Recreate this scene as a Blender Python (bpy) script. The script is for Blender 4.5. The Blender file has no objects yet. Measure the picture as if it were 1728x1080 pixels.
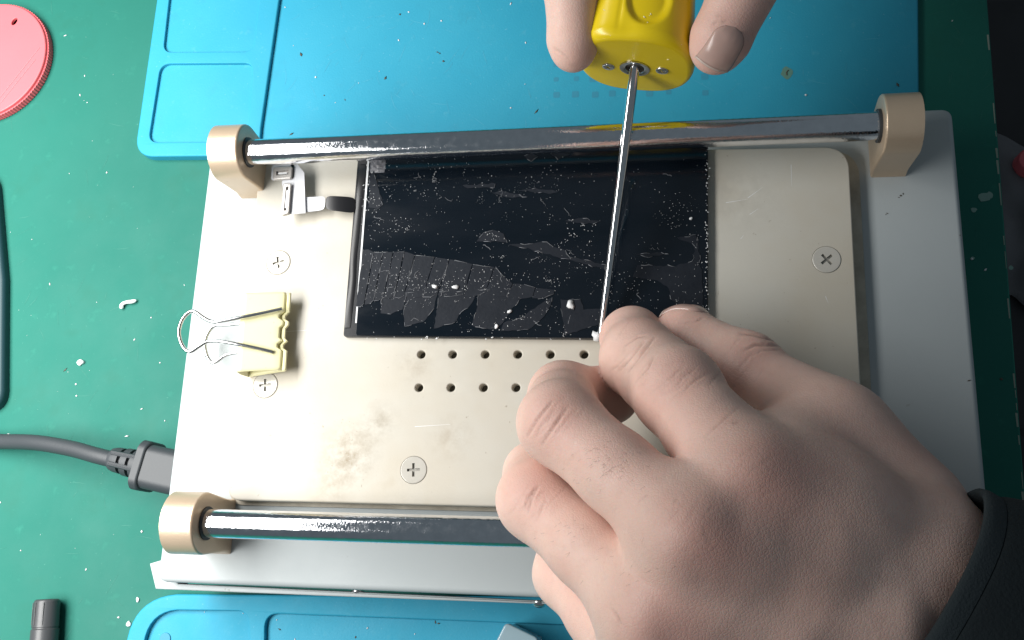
import bpy, bmesh, math, random
import numpy as np
from mathutils import Vector, Matrix
from mathutils.geometry import tessellate_polygon

random.seed(7); rng = np.random.default_rng(7)
S = 0.001                                   # everything below is written in millimetres
scene = bpy.context.scene
col = scene.collection

# ------------------------------------------------------------------ camera
CAM = np.array([40.064, -69.567, 293.097])
CR = np.array([[0.9849942, 0.0095258, 0.1723243], [0.0351348, 0.9664989, -0.2542548], [-0.1689732, 0.2564941, 0.9516611]])
FPX = 1619.8
cd = bpy.data.cameras.new('camera'); cam = bpy.data.objects.new('camera', cd); col.objects.link(cam)
M4 = Matrix([list(CR[i]) + [CAM[i] * S] for i in range(3)] + [[0, 0, 0, 1]])
cam.matrix_world = M4
cd.sensor_width = 36; cd.lens = 36 * FPX / 1728; cd.clip_start = 0.01; cd.clip_end = 20
scene.camera = cam

# ------------------------------------------------------------------ light
world = bpy.data.worlds.new('World'); scene.world = world; world.use_nodes = True
bg = world.node_tree.nodes['Background']; bg.inputs[0].default_value = (0.72, 0.88, 1.0, 1); bg.inputs[1].default_value = 0.14

def area_lamp(name, loc, aim, sx, sy, watts, colour, spread=180):
    ld = bpy.data.lights.new(name, 'AREA'); ld.shape = 'RECTANGLE'; ld.size = sx * S; ld.size_y = sy * S
    ld.energy = watts; ld.color = colour; ld.spread = math.radians(spread)
    lo = bpy.data.objects.new(name, ld); col.objects.link(lo)
    lo.location = Vector(loc) * S
    lo.rotation_euler = (Vector(aim) - Vector(loc)).to_track_quat('-Z', 'Y').to_euler()
    return lo
area_lamp('window_light', (-300, 10, 268), (-385, 6, 0), 400, 270, 5.5, (1.0, 0.985, 0.955), 180)

scene.view_settings.view_transform = 'Standard'; scene.view_settings.look = 'None'
scene.view_settings.exposure = 0.0; scene.view_settings.gamma = 1.0
scene.view_settings.use_curve_mapping = False
scene.render.engine = 'CYCLES'

# ------------------------------------------------------------------ helpers
def P(px, py, z):
    """point of the place seen at photo pixel (px, py), on the level plane z (mm)"""
    d = CR @ np.array([(px - 864) / FPX, -(py - 540) / FPX, -1.0])
    return CAM + d * ((z - CAM[2]) / d[2])
def P2(px, py, z):
    q = P(px, py, z); return (q[0], q[1])
def px_of(V):
    q = (np.asarray(V) - CAM) @ CR
    return np.stack([864 + FPX * q[:, 0] / -q[:, 2], 540 - FPX * q[:, 1] / -q[:, 2]], 1)

class MB:
    def __init__(s): s.v = []; s.f = []
    def add(s, V, F):
        o = len(s.v); s.v += [tuple(map(float, p)) for p in V]; s.f += [tuple(i + o for i in f) for f in F]; return s
    def build(s, name, mat, parent=None, sharp=38, origin=None):
        V = np.array(s.v, float).reshape(-1, 3)
        if parent is not None:
            w = parent['_w'] if '_w' in parent else (0, 0, 0); w = np.array(list(w))
        else:
            w = np.array(origin) if origin is not None else np.array([V[:, 0].mean(), V[:, 1].mean(), V[:, 2].min()])
        me = bpy.data.meshes.new(name)
        me.from_pydata(((V - w) * S).tolist(), [], s.f); me.update()
        bm = bmesh.new(); bm.from_mesh(me); bmesh.ops.recalc_face_normals(bm, faces=bm.faces); bm.to_mesh(me); bm.free()
        me.shade_smooth()
        if sharp: me.set_sharp_from_angle(angle=math.radians(sharp))
        me.materials.append(mat)
        o = bpy.data.objects.new(name, me); col.objects.link(o)
        if parent is not None: o.parent = parent
        else: o.location = w * S
        if sharp: o.modifiers.new('flat_faces', 'WEIGHTED_NORMAL').keep_sharp = True
        o['_w'] = [float(x) for x in w]
        return o

def thing(name, label, cat, base, group=None):
    o = bpy.data.objects.new(name, None); col.objects.link(o); o.empty_display_size = 0.005
    o.location = Vector([float(x) for x in base]) * S; o['_w'] = [float(x) for x in base]
    return tag(o, label, cat, group)
def tag(o, label=None, cat=None, group=None, kind=None):
    if label: o['label'] = label
    if cat: o['category'] = cat
    if group: o['group'] = group
    if kind: o['kind'] = kind
    return o

def area2(o): return sum(o[i][0] * o[(i + 1) % len(o)][1] - o[(i + 1) % len(o)][0] * o[i][1] for i in range(len(o)))
def ccw(o): return list(o) if area2(o) > 0 else list(o)[::-1]
def offset(o, d):
    """move a ccw outline inwards by d"""
    n = len(o); r = []
    for i in range(n):
        a, b, c = np.array(o[i - 1]), np.array(o[i]), np.array(o[(i + 1) % n])
        e1 = b - a; e2 = c - b; e1 = e1 / (np.linalg.norm(e1) + 1e-9); e2 = e2 / (np.linalg.norm(e2) + 1e-9)
        n1 = np.array([-e1[1], e1[0]]); n2 = np.array([-e2[1], e2[0]]); m = n1 + n2
        k = max(m @ m / 2, 0.3)
        r.append(tuple(b + m * d / k))
    return r
def round_poly(pts, rad, seg=6):
    """polygon with rounded corners; rad a number or one per corner"""
    n = len(pts); out = []
    if not hasattr(rad, '__len__'): rad = [rad] * n
    for i in range(n):
        a, b, c = np.array(pts[i - 1], float), np.array(pts[i], float), np.array(pts[(i + 1) % n], float)
        r = rad[i]
        if r <= 0: out.append(tuple(b)); continue
        u = (a - b) / np.linalg.norm(a - b); v = (c - b) / np.linalg.norm(c - b)
        ang = math.acos(max(-1, min(1, u @ v))); t = min(r / math.tan(ang / 2), .48 * np.linalg.norm(a - b), .48 * np.linalg.norm(c - b))
        p0 = b + u * t; p1 = b + v * t
        for k in range(seg + 1):
            s = k / seg; out.append(tuple((1 - s) ** 2 * p0 + 2 * s * (1 - s) * (b * .86 + .07 * (p0 + p1)) + s * s * p1))
    return out
def circle(cx, cy, r, n=24): return [(cx + r * math.cos(2 * math.pi * i / n), cy + r * math.sin(2 * math.pi * i / n)) for i in range(n)]

def prism(mb, outline, z0, z1, bevel=0.0, seg=3, holes=(), xf=None, bottom=True):
    """upright prism with a rounded top edge. holes: (outline, depth, chamfer, floor?)"""
    o = ccw(outline); V = []; F = []
    rings = [(0.0, z0)]
    if bevel > 0:
        for k in range(seg + 1):
            a = math.pi / 2 * k / seg
            rings.append((bevel * (1 - math.cos(a)), z1 - bevel + bevel * math.sin(a)))
    else: rings.append((0.0, z1))
    n = len(o)
    for (d, z) in rings:
        q = offset(o, d) if d > 0 else o
        V += [(x, y, z) for x, y in q]
    for k in range(len(rings) - 1):
        for i in range(n):
            j = (i + 1) % n; F.append((k * n + i, k * n + j, (k + 1) * n + j, (k + 1) * n + i))
    top0 = (len(rings) - 1) * n
    loops = [[Vector(V[top0 + i]) for i in range(n)]]; idx = list(range(top0, top0 + n))
    for (h, depth, ch, floor) in holes:
        h = ccw(h); m = len(h)
        ring = [(0, 0)] if ch <= 0 else [(-ch, 0), (-ch * .35, -ch * .45), (0, -ch * 1.3)]
        ring = ring + [(0, -depth)]
        st = len(V)
        for (d, z) in ring:
            q = offset(h, d) if d != 0 else h
            V += [(x, y, z1 + z) for x, y in q]
        for k in range(len(ring) - 1):
            for i in range(m):
                j = (i + 1) % m; F.append((st + k * m + j, st + k * m + i, st + (k + 1) * m + i, st + (k + 1) * m + j))
        if floor: F.append(tuple(st + (len(ring) - 1) * m + i for i in range(m)))
        loops.append([Vector(V[st + i]) for i in range(m)]); idx += list(range(st, st + m))
    if len(loops) == 1: F.append(tuple(idx))
    else:
        for t in tessellate_polygon(loops): F.append(tuple(idx[i] for i in t))
    if bottom: F.append(tuple(range(n - 1, -1, -1)))
    if xf is not None: V = [xf(p) for p in V]
    return mb.add(V, F)

def frames(path):
    path = [np.array(p, float) for p in path]; n = len(path); out = []
    up = np.array([0, 0, 1.0])
    for i in range(n):
        t = path[min(i + 1, n - 1)] - path[max(i - 1, 0)]; t = t / np.linalg.norm(t)
        if abs(t @ up) > .95: up = np.array([0, 1.0, 0])
        x = np.cross(up, t); x /= np.linalg.norm(x); y = np.cross(t, x); up = y
        out.append((path[i], t, x, y))
    return out
def tube(mb, path, rad, n=12, caps=True, squash=1.0, closed=False):
    fr = frames(path); m = len(fr); V = []; F = []
    if not hasattr(rad, '__len__'): rad = [rad] * m
    for (p, t, x, y), r in zip(fr, rad):
        for k in range(n):
            a = 2 * math.pi * k / n; V.append(p + x * r * math.cos(a) + y * r * squash * math.sin(a))
    for i in range(m if closed else m - 1):
        i2 = (i + 1) % m
        for k in range(n): F.append((i * n + k, i * n + (k + 1) % n, i2 * n + (k + 1) % n, i2 * n + k))
    if caps and not closed: F += [tuple(range(n))[::-1], tuple((m - 1) * n + k for k in range(n))]
    return mb.add(V, F)
def spline(pts, per=8, closed=False):
    pts = [np.array(p, float) for p in pts]; n = len(pts); out = []
    for i in range(n if closed else n - 1):
        g = lambda k: pts[k % n] if closed else pts[min(max(k, 0), n - 1)]
        a, b, c, d = g(i - 1), g(i), g(i + 1), g(i + 2)
        for k in range(per):
            t = k / per
            out.append(.5 * ((2 * b) + (c - a) * t + (2 * a - 5 * b + 4 * c - d) * t * t + (3 * b - a - 3 * c + d) * t ** 3))
    if not closed: out.append(pts[-1])
    return out
def axis_xf(o, ax, up=(0, 0, 1)):
    """local (x, y, z) -> world with z along ax"""
    o = np.array(o, float); z = np.array(ax, float); z /= np.linalg.norm(z)
    u = np.array(up, float); y = u - z * (u @ z); y /= np.linalg.norm(y); x = np.cross(y, z)
    return lambda p: o + x * p[0] + y * p[1] + z * p[2]
def lathe(mb, prof, xf, n=24, close=True):
    """prof: (radius, z)"""
    V = []; F = []
    for (r, z) in prof:
        for k in range(n):
            a = 2 * math.pi * k / n; V.append(xf((r * math.cos(a), r * math.sin(a), z)))
    m = len(prof)
    for i in range(m - 1):
        for k in range(n): F.append((i * n + k, i * n + (k + 1) % n, (i + 1) * n + (k + 1) % n, (i + 1) * n + k))
    if close: F += [tuple(range(n))[::-1], tuple((m - 1) * n + k for k in range(n))]
    return mb.add(V, F)
def box(mb, c, s, rot=0.0):
    cx, cy, cz = c; sx, sy, sz = [q / 2 for q in s]; ca, sa = math.cos(rot), math.sin(rot)
    V = []
    for z in (-sz, sz):
        for (x, y) in ((-sx, -sy), (sx, -sy), (sx, sy), (-sx, sy)): V.append((cx + x * ca - y * sa, cy + x * sa + y * ca, cz + z))
    return mb.add(V, [(3, 2, 1, 0), (4, 5, 6, 7), (0, 1, 5, 4), (1, 2, 6, 5), (2, 3, 7, 6), (3, 0, 4, 7)])
OCT = [(1, 0, 0), (-1, 0, 0), (0, 1, 0), (0, -1, 0), (0, 0, 1), (0, 0, -1)]
OCF = [(0, 2, 4), (2, 1, 4), (1, 3, 4), (3, 0, 4), (2, 0, 5), (1, 2, 5), (3, 1, 5), (0, 3, 5)]
def speck(mb, c, r, flat=.5):
    a = random.random() * 6.28; e = random.uniform(.5, 1.5); V = []
    for (x, y, z) in OCT:
        k = r * random.uniform(.7, 1.25); X = x * k * e; Y = y * k / e
        V.append((c[0] + X * math.cos(a) - Y * math.sin(a), c[1] + X * math.sin(a) + Y * math.cos(a), c[2] + z * k * flat))
    return mb.add(V, OCF)
def crumb(mb, c, r, flat=.6, n=2, lump=.25):
    bm = bmesh.new(); bmesh.ops.create_icosphere(bm, subdivisions=n, radius=1)
    ph = [random.random() * 6.28 for _ in range(6)]
    V = []
    for v in bm.verts:
        p = v.co; k = 1 + lump * (math.sin(3 * p.x + ph[0]) * math.sin(2.6 * p.y + ph[1]) + .7 * math.sin(5 * p.z + 4 * p.x + ph[2]) + .5 * math.sin(7 * p.y + ph[3]))
        V.append((c[0] + p.x * k * r[0], c[1] + p.y * k * r[1], c[2] + max(p.z * k, -.8) * flat * r[0]))
    F = [tuple(q.index for q in f.verts) for f in bm.faces]; bm.free()
    return mb.add(V, F)

# ------------------------------------------------------------------ materials
def mat(name, base, rough=.5, metal=0.0, var=None, var_scale=60, var_amt=.5, bump=0.0, bump_scale=800, rough_var=0.0, rough_scale=120,
        spots=None, stains=(), coat=0.0, sss=0.0, trans=0.0, spec=.5, detail=4.0, alpha=1.0, stretch=None, ior=1.5):
    m = bpy.data.materials.new(name); m.use_nodes = True; nt = m.node_tree; N = nt.nodes; L = nt.links
    b = N['Principled BSDF']
    b.inputs['Base Color'].default_value = (*base, 1); b.inputs['Roughness'].default_value = rough; b.inputs['Metallic'].default_value = metal
    b.inputs['Specular IOR Level'].default_value = spec; b.inputs['IOR'].default_value = ior
    b.inputs['Coat Weight'].default_value = coat; b.inputs['Coat Roughness'].default_value = .08
    b.inputs['Transmission Weight'].default_value = trans; b.inputs['Alpha'].default_value = alpha
    if sss:
        b.inputs['Subsurface Weight'].default_value = sss; b.inputs['Subsurface Radius'].default_value = (1, .36, .22); b.inputs['Subsurface Scale'].default_value = .003
    tc = N.new('ShaderNodeTexCoord'); src = tc.outputs['Object']
    if stretch:
        mp = N.new('ShaderNodeMapping'); mp.inputs['Scale'].default_value = stretch; L.new(src, mp.inputs[0]); src = mp.outputs[0]
    def noise(scale, det=detail, rgh=.6):
        n = N.new('ShaderNodeTexNoise'); n.inputs['Scale'].default_value = scale; n.inputs['Detail'].default_value = det; n.inputs['Roughness'].default_value = rgh
        L.new(src, n.inputs['Vector']); return n.outputs['Fac']
    def ramp(f, lo, hi):
        r = N.new('ShaderNodeMapRange'); r.inputs['From Min'].default_value = lo; r.inputs['From Max'].default_value = hi; L.new(f, r.inputs['Value']); return r.outputs['Result']
    cur = None
    def mix(a, fac, c):
        x = N.new('ShaderNodeMix'); x.data_type = 'RGBA'
        if a is None: x.inputs['A'].default_value = (*base, 1)
        else: L.new(a, x.inputs['A'])
        x.inputs['B'].default_value = (*c, 1); L.new(fac, x.inputs['Factor']); return x.outputs['Result']
    if var is not None:
        q = N.new('ShaderNodeMath'); q.operation = 'MULTIPLY'; q.inputs[1].default_value = var_amt
        L.new(ramp(noise(var_scale), .35, .7), q.inputs[0]); cur = mix(cur, q.outputs[0], var)
    for (sc, lo, hi, c, amt) in (spots or []):
        q = N.new('ShaderNodeMath'); q.operation = 'MULTIPLY'; q.inputs[1].default_value = amt
        L.new(ramp(noise(sc, 3), lo, hi), q.inputs[0]); cur = mix(cur, q.outputs[0], c)
    for (sx, sy, rad, c, amt) in stains:                    # stains with a shape of their own, mm on the object
        vm = N.new('ShaderNodeVectorMath'); vm.operation = 'MULTIPLY'; vm.inputs[1].default_value = (1, 1, 0); L.new(tc.outputs['Object'], vm.inputs[0])
        vd = N.new('ShaderNodeVectorMath'); vd.operation = 'DISTANCE'; vd.inputs[1].default_value = (sx * S, sy * S, 0); L.new(vm.outputs[0], vd.inputs[0])
        r0 = N.new('ShaderNodeMapRange'); r0.inputs['From Min'].default_value = rad * S; r0.inputs['From Max'].default_value = rad * S * .1; L.new(vd.outputs['Value'], r0.inputs['Value'])
        q = N.new('ShaderNodeMath'); q.operation = 'MULTIPLY'; L.new(ramp(noise(230, 6, .7), .38, .66), q.inputs[0]); L.new(r0.outputs['Result'], q.inputs[1])
        q2 = N.new('ShaderNodeMath'); q2.operation = 'MULTIPLY'; q2.inputs[1].default_value = amt; L.new(q.outputs[0], q2.inputs[0]); cur = mix(cur, q2.outputs[0], c)
    if cur is not None: L.new(cur, b.inputs['Base Color'])
    if rough_var:
        r = N.new('ShaderNodeMapRange'); r.inputs['From Min'].default_value = .3; r.inputs['From Max'].default_value = .7
        r.inputs['To Min'].default_value = max(rough - rough_var, .02); r.inputs['To Max'].default_value = rough + rough_var
        L.new(noise(rough_scale), r.inputs['Value']); L.new(r.outputs['Result'], b.inputs['Roughness'])
    if bump:
        bp = N.new('ShaderNodeBump'); bp.inputs['Strength'].default_value = bump; bp.inputs['Distance'].default_value = .0003
        L.new(noise(bump_scale, 3), bp.inputs['Height']); L.new(bp.outputs['Normal'], b.inputs['Normal'])
    return m

M = {}
M['green'] = mat('green_bench_paint', (.012, .132, .102), .62, spec=.22, var=(.016, .15, .116), var_scale=14, var_amt=.8, bump=.12, bump_scale=500, rough_var=.08, rough_scale=40,
                 spots=[(900, .70, .76, (.12, .32, .26), .5), (55, .56, .74, (.014, .125, .092), .6), (160, .62, .8, (.03, .20, .15), .5)])
M['chip'] = mat('chipped_edge', (.30, .34, .28), .7, bump=.4, bump_scale=900)
M['floor'] = mat('dark_floor', (.02, .022, .024), .7, var=(.045, .045, .05), var_scale=9, var_amt=.8)
M['blue'] = mat('blue_silicone', (.024, .30, .45), .60, spec=.3, var=(.034, .325, .47), var_scale=25, var_amt=.8, bump=.22, bump_scale=1400, rough_var=.08, rough_scale=60,
                spots=[(260, .62, .80, (.09, .38, .50), .35), (90, .60, .80, (.03, .26, .38), .5), (1100, .70, .75, (.22, .5, .6), .5)])
M['blue_dark'] = mat('blue_silicone_marks', (.030, .25, .375), .6)
M['burn'] = mat('scorch', (.10, .25, .22), .7, var=(.14, .20, .10), var_scale=300)
M['white'] = mat('white_painted_steel', (.45, .49, .50), .5, spec=.3, var=(.42, .46, .47), var_scale=18, var_amt=.7, bump=.06, bump_scale=700, rough_var=.08,
                 spots=[(260, .72, .78, (.25, .24, .22), .6)])
st_ = lambda x, y: P2(x, y, 5.0)
M['plate'] = mat('cream_hot_plate', (.555, .535, .475), .42, spec=.4, var=(.52, .465, .37), var_scale=22, var_amt=.8, bump=.08, bump_scale=900, rough_var=.08, rough_scale=50,
                 spots=[(38, .66, .80, (.40, .33, .22), .55), (420, .71, .76, (.25, .2, .14), .6)], stains=[(*st_(588, 765), 12, (.27, .21, .13), .9), (*st_(640, 712), 8, (.30, .25, .18), .6), (*st_(560, 820), 9, (.34, .28, .2), .6), (*st_(760, 740), 9, (.36, .30, .22), .5), (*st_(1250, 330), 16, (.40, .38, .33), .5), (*st_(700, 615), 8, (.34, .29, .22), .5)])
M['gasket'] = mat('tan_gasket', (.50, .46, .38), .6, var=(.30, .26, .20), var_scale=160, var_amt=.8)
M['gold'] = mat('gold_anodised', (.63, .49, .355), .34, metal=.4, bump=.18, bump_scale=1600, var=(.58, .45, .32), var_scale=120, spots=[(500, .70, .76, (.25, .19, .13), .6)])
M['chrome'] = mat('chrome', (.80, .81, .84), .07, metal=1.0, rough_var=.10, rough_scale=420, bump=.20, bump_scale=1300, var=(.62, .63, .66), var_scale=300)
M['dust'] = mat('dusty_film', (.62, .64, .68), .6, bump=.3)
M['steel'] = mat('steel', (.62, .62, .62), .22, metal=1.0, bump=.05)
M['shaft'] = mat('polished_shaft', (.72, .72, .73), .12, metal=1.0, bump=.03, bump_scale=400)
M['resin'] = mat('screw_resin', (.52, .50, .45), .2, coat=.4, var=(.47, .45, .40), var_scale=300)
M['slot'] = mat('slot_metal', (.30, .29, .26), .4, metal=.3)
M['darkhole'] = mat('dark_metal', (.09, .08, .06), .6)
M['black_glass'] = mat('black_display_glass', (.003, .006, .010), .12, spec=.42, rough_var=.09, rough_scale=45, bump=.03, bump_scale=700, var=(.008, .011, .016), var_scale=40, var_amt=.8, stretch=(.5, 1.6, 1))
M['film'] = mat('charcoal_glue_film', (.012, .015, .021), .5, spec=.16, var=(.019, .023, .031), var_scale=200, bump=.25, bump_scale=900, rough_var=.08, rough_scale=300)
M['rim'] = mat('pale_glue_rim', (.27, .28, .30), .45)
M['foil'] = mat('crinkled_film', (.22, .22, .24), .25, bump=1.0, bump_scale=1500, var=(.05, .05, .06), var_scale=900, var_amt=1)
M['frame'] = mat('black_panel_frame', (.012, .013, .016), .25)
M['glue'] = mat('white_glue', (.78, .79, .80), .45, bump=.3, bump_scale=1500)
M['flex'] = mat('grey_flex', (.58, .59, .62), .36)
M['flex_black'] = mat('black_flex', (.012, .012, .014), .35)
M['connector'] = mat('connector_metal', (.42, .40, .38), .35, metal=.4)
M['clip'] = mat('pale_yellow_lacquer', (.84, .80, .49), .30, spots=[(500, .70, .76, (.2, .17, .08), .6)])
M['cord'] = mat('grey_rubber', (.038, .044, .050), .5, bump=.15, bump_scale=900)
M['red'] = mat('red_plastic', (.70, .13, .15), .45, bump=.08, var=(.68, .12, .14), var_scale=60)
M['marker'] = mat('charcoal_plastic', (.055, .058, .062), .38, bump=.1)
M['teal_rubber'] = mat('dark_teal_rubber', (.008, .04, .05), .5)
M['frost'] = mat('frosted_plastic', (.45, .62, .70), .25, trans=.35, coat=.3)
M['yellow'] = mat('yellow_plastic', (.80, .60, .010), .26, bump=.04, bump_scale=500, spec=.5)
M['navy'] = mat('navy_fleece', (.004, .010, .013), .9, var=(.008, .016, .02), var_scale=300, bump=1.0, bump_scale=1500)
M['navy_rib'] = mat('dark_rib_knit', (.018, .028, .033), .9, bump=1.0, bump_scale=1800)
M['grey_cloth'] = mat('grey_cloth', (.16, .16, .17), .9, bump=.6, bump_scale=300)
M['nail'] = mat('fingernail', (.52, .345, .30), .24, sss=.1)
M['nail_edge'] = mat('nail_free_edge', (.62, .50, .44), .35)
M['hair'] = mat('fine_hair', (.05, .03, .025), .6)

def skin(name):
    m = bpy.data.materials.new(name); m.use_nodes = True; nt = m.node_tree; N = nt.nodes; L = nt.links; b = N['Principled BSDF']
    tc = N.new('ShaderNodeTexCoord')
    def noise(scale, det=4, rgh=.6):
        n = N.new('ShaderNodeTexNoise'); n.inputs['Scale'].default_value = scale; n.inputs['Detail'].default_value = det; n.inputs['Roughness'].default_value = rgh
        L.new(tc.outputs['Object'], n.inputs['Vector']); return n
    def mix(a, f, c, mode='MIX'):
        x = N.new('ShaderNodeMix'); x.data_type = 'RGBA'; x.blend_type = mode
        if isinstance(a, tuple): x.inputs['A'].default_value = (*a, 1)
        else: L.new(a, x.inputs['A'])
        if isinstance(c, tuple): x.inputs['B'].default_value = (*c, 1)
        else: L.new(c, x.inputs['B'])
        L.new(f, x.inputs['Factor']); return x.outputs['Result']
    def rng_(f, lo, hi, t0=0., t1=1.):
        r = N.new('ShaderNodeMapRange'); r.inputs['From Min'].default_value = lo; r.inputs['From Max'].default_value = hi
        r.inputs['To Min'].default_value = t0; r.inputs['To Max'].default_value = t1; L.new(f, r.inputs['Value']); return r.outputs['Result']
    c = mix((.77, .54, .46), rng_(noise(70).outputs['Fac'], .35, .7), (.74, .49, .41))
    c = mix(c, rng_(noise(34, 3).outputs['Fac'], .5, .75, 0, .55), (.72, .43, .37))
    c = mix(c, rng_(noise(420, 5).outputs['Fac'], .5, .8, 0, .45), (.63, .41, .345))
    at = N.new('ShaderNodeAttribute'); at.attribute_name = 'tint'
    sp = N.new('ShaderNodeSeparateColor'); L.new(at.outputs['Color'], sp.inputs[0])
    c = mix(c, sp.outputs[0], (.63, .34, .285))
    c = mix(c, sp.outputs[1], (.27, .15, .115))  # painted crease shade with its pigment, and the moles
    L.new(c, b.inputs['Base Color'])
    L.new(rng_(noise(260, 5, .7).outputs['Fac'], .3, .7, .40, .62), b.inputs['Roughness']); b.inputs['Specular IOR Level'].default_value = .42
    b.inputs['Subsurface Weight'].default_value = .22; b.inputs['Subsurface Radius'].default_value = (1, .35, .2); b.inputs['Subsurface Scale'].default_value = .0025
    vo = N.new('ShaderNodeTexVoronoi'); vo.inputs['Scale'].default_value = 1150; vo.feature = 'DISTANCE_TO_EDGE'; L.new(tc.outputs['Object'], vo.inputs['Vector'])
    n2 = noise(350, 4)
    ad = N.new('ShaderNodeMath'); ad.operation = 'MULTIPLY_ADD'; ad.inputs[1].default_value = .55; L.new(rng_(vo.outputs['Distance'], 0, .18), ad.inputs[0]); L.new(n2.outputs['Fac'], ad.inputs[2])
    bp = N.new('ShaderNodeBump'); bp.inputs['Strength'].default_value = .30; bp.inputs['Distance'].default_value = .0002
    L.new(ad.outputs[0], bp.inputs['Height']); L.new(bp.outputs['Normal'], b.inputs['Normal'])
    return m
M['skin'] = skin('skin')

# ================================================================== THE SETTING
ZT = -35.0                                   # bench top; the machine's lid is z = 0
e0, e1 = P(1667, 0, ZT), P(1716, 640, ZT)    # right-hand bench edge
ed = (e1 - e0) / np.linalg.norm((e1 - e0)[:2])
a = e0 - ed * 500; b_ = e1 + ed * 500
mb = MB(); outl = [(-900, b_[1]), (b_[0], b_[1]), (a[0], a[1]), (-900, a[1])]
prism(mb, outl, ZT - 28, ZT, 1.0)
bench = tag(mb.build('bench_top', M['green'], origin=(0, 0, ZT)), kind='structure')
# chipped lighter edge strip of the bench: small irregular slivers along the rim
mb = MB(); t = 380.
while t < 720:
    ln = random.uniform(2, 9)
    if random.random() < .55:
        p = a + ed * t; q = a + ed * (t + ln); w = random.uniform(.15, .55); nx = np.array([-ed[1], ed[0], 0]) * (1 if ed[1] < 0 else -1) * -1
        nx = np.array([-1.0, 0, 0])
        mb.add([p + nx * .6, q + nx * .6, q + nx * (.6 + w), p + nx * (.6 + w * 1.4)] , [(0, 1, 2, 3)])
        for k in range(4): mb.v[-1 - k] = (mb.v[-1 - k][0], mb.v[-1 - k][1], ZT + .06)
    t += ln + random.uniform(.5, 4)
tag(mb.build('edge_chips', M['chip'], bench), kind='stuff')
mb = MB(); mb.add([(-2500, -2500, -740), (2500, -2500, -740), (2500, 2500, -740), (-2500, 2500, -740)], [(0, 1, 2, 3)])
tag(mb.build('floor', M['floor'], origin=(0, 0, -740)), kind='structure')

# ================================================================== BLUE MATS
ZM = ZT + 4.0
def mpx(pts, z=ZM): return [P2(x, y, z) for x, y in pts]
t_mat = thing('repair_mat', 'blue silicone repair mat with trays, behind the white heating machine', 'mat', (*P2(900, 100, ZT), ZT))
zl = ZT + 2.2
mb = MB(); prism(mb, round_poly(mpx([(420, 330), (1552, 300), (1548, -260), (470, -260)], zl), [0, 7, 2, 0]), ZT + .05, zl, .8)
mb.build('work_area', M['blue'], t_mat)
mb = MB()
outer = round_poly(mpx([(226, 264), (470, 262.5), (510, -260), (302, -260)]), [8, 0, 0, 0], 8)
tr1 = round_poly(mpx([(275, 88), (428, 87), (460, -230), (311, -230)]), [4, 4, 4, 4])
tr2 = round_poly(mpx([(250, 240), (417, 239), (427, 106), (271, 107)]), [4, 4, 4, 4])
# right side of the column follows the dark step seen in the photo
outer = round_poly(mpx([(226, 264), (436, 262), (440, 215), (475, -30), (508, -260), (302, -260)]), [8, 0, 0, 0, 0, 0], 8)
prism(mb, outer, ZT + .01, ZM, .7, holes=[(tr1, 1.5, .35, True), (tr2, 1.5, .35, True)])
mb.build('tray_column', M['blue'], t_mat)
mb = MB()
for i in range(9):
    for j in range(3):
        x = 938 + i * 31.2 + j * 1.5 + random.uniform(-2, 2); y = 107 + j * 27 - i * .6 + random.uniform(-2, 2)
        if x > 1230 or random.random() < .12: continue
        cx, cy = P2(x, y, zl); s_ = random.uniform(.9, 1.35)
        mb.add([(px_, py_, zl + .05) for px_, py_ in round_poly([(cx - s_, cy - s_), (cx + s_, cy - s_), (cx + s_, cy + s_), (cx - s_, cy + s_)], .5, 3)], [tuple(range(16))])
tag(mb.build('grid_marks', M['blue_dark'], t_mat), kind='stuff')
mb = MB(); c = P(1328, 123, zl)
ring = [(c[0] + math.cos(k * math.pi / 15) * (2.0 + .22 * math.sin(k * 1.3) + .15 * math.sin(k * 2.9)), c[1] + math.sin(k * math.pi / 15) * (2.4 + .3 * math.sin(k * .9)), zl + .06) for k in range(30)]
mb.add(ring, [tuple(range(30))]); sm_ = mb.build('scorch_mark', M['burn'], t_mat)
mb = MB(); tube(mb, [(c[0] + .5, c[1] + 1.0, zl + .1), (c[0] - .2, c[1] + .2, zl + .1), (c[0] - .1, c[1] - 1.0, zl + .1)], .22, 6); mb.build('crack', M['darkhole'], sm_)

t_mat2 = thing('repair_mat', 'blue silicone mat with rounded corner, in front of the white machine', 'mat', (*P2(600, 1070, ZT), ZT))
mb = MB()
outer = round_poly(mpx([(205, 1200), (1500, 1220), (1500, 1010), (215, 1002)]), [10, 0, 0, 24], 10)
trA = round_poly(mpx([(236, 1150), (425, 1150), (418, 1031), (248, 1029)]), [4, 4, 4, 17], 8)
trB = round_poly(mpx([(445, 1150), (1300, 1170), (1300, 1068), (447, 1035)]), [4, 4, 4, 4], 6)
prism(mb, outer, ZT + .02, ZM, .9, holes=[(trA, 2.0, .4, True), (trB, 2.0, .4, True)])
mb.build('tray_mat', M['blue'], t_mat2)
mb = MB(); c = P(279, 1078, ZM - 2); prism(mb, circle(c[0], c[1], 2.1, 18), ZM - 2.0, ZM - 1.6, .2); mb.build('dark_dimple', M['blue_dark'], t_mat2)

# ================================================================== HEATING MACHINE
HX, HY = 125.0, 76.4
t_m = thing('screen_separator', 'white heating machine with cream hot plate, chrome rails and gold brackets', 'machine', (0, 0, ZT))
mb = MB(); prism(mb, round_poly([(-HX, -HY), (HX, -HY), (HX, HY), (-HX, HY)], 3.0), ZT + 3, 0, 1.8, 4)
mb.build('body', M['white'], t_m)
for (x, y) in ((-112, -64), (112, -64), (112, 64), (-112, 64)):
    mb = MB(); prism(mb, circle(x, y, 7, 20), ZT, ZT + 3, .0); mb.build('rubber_foot', M['cord'], t_m)
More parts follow.
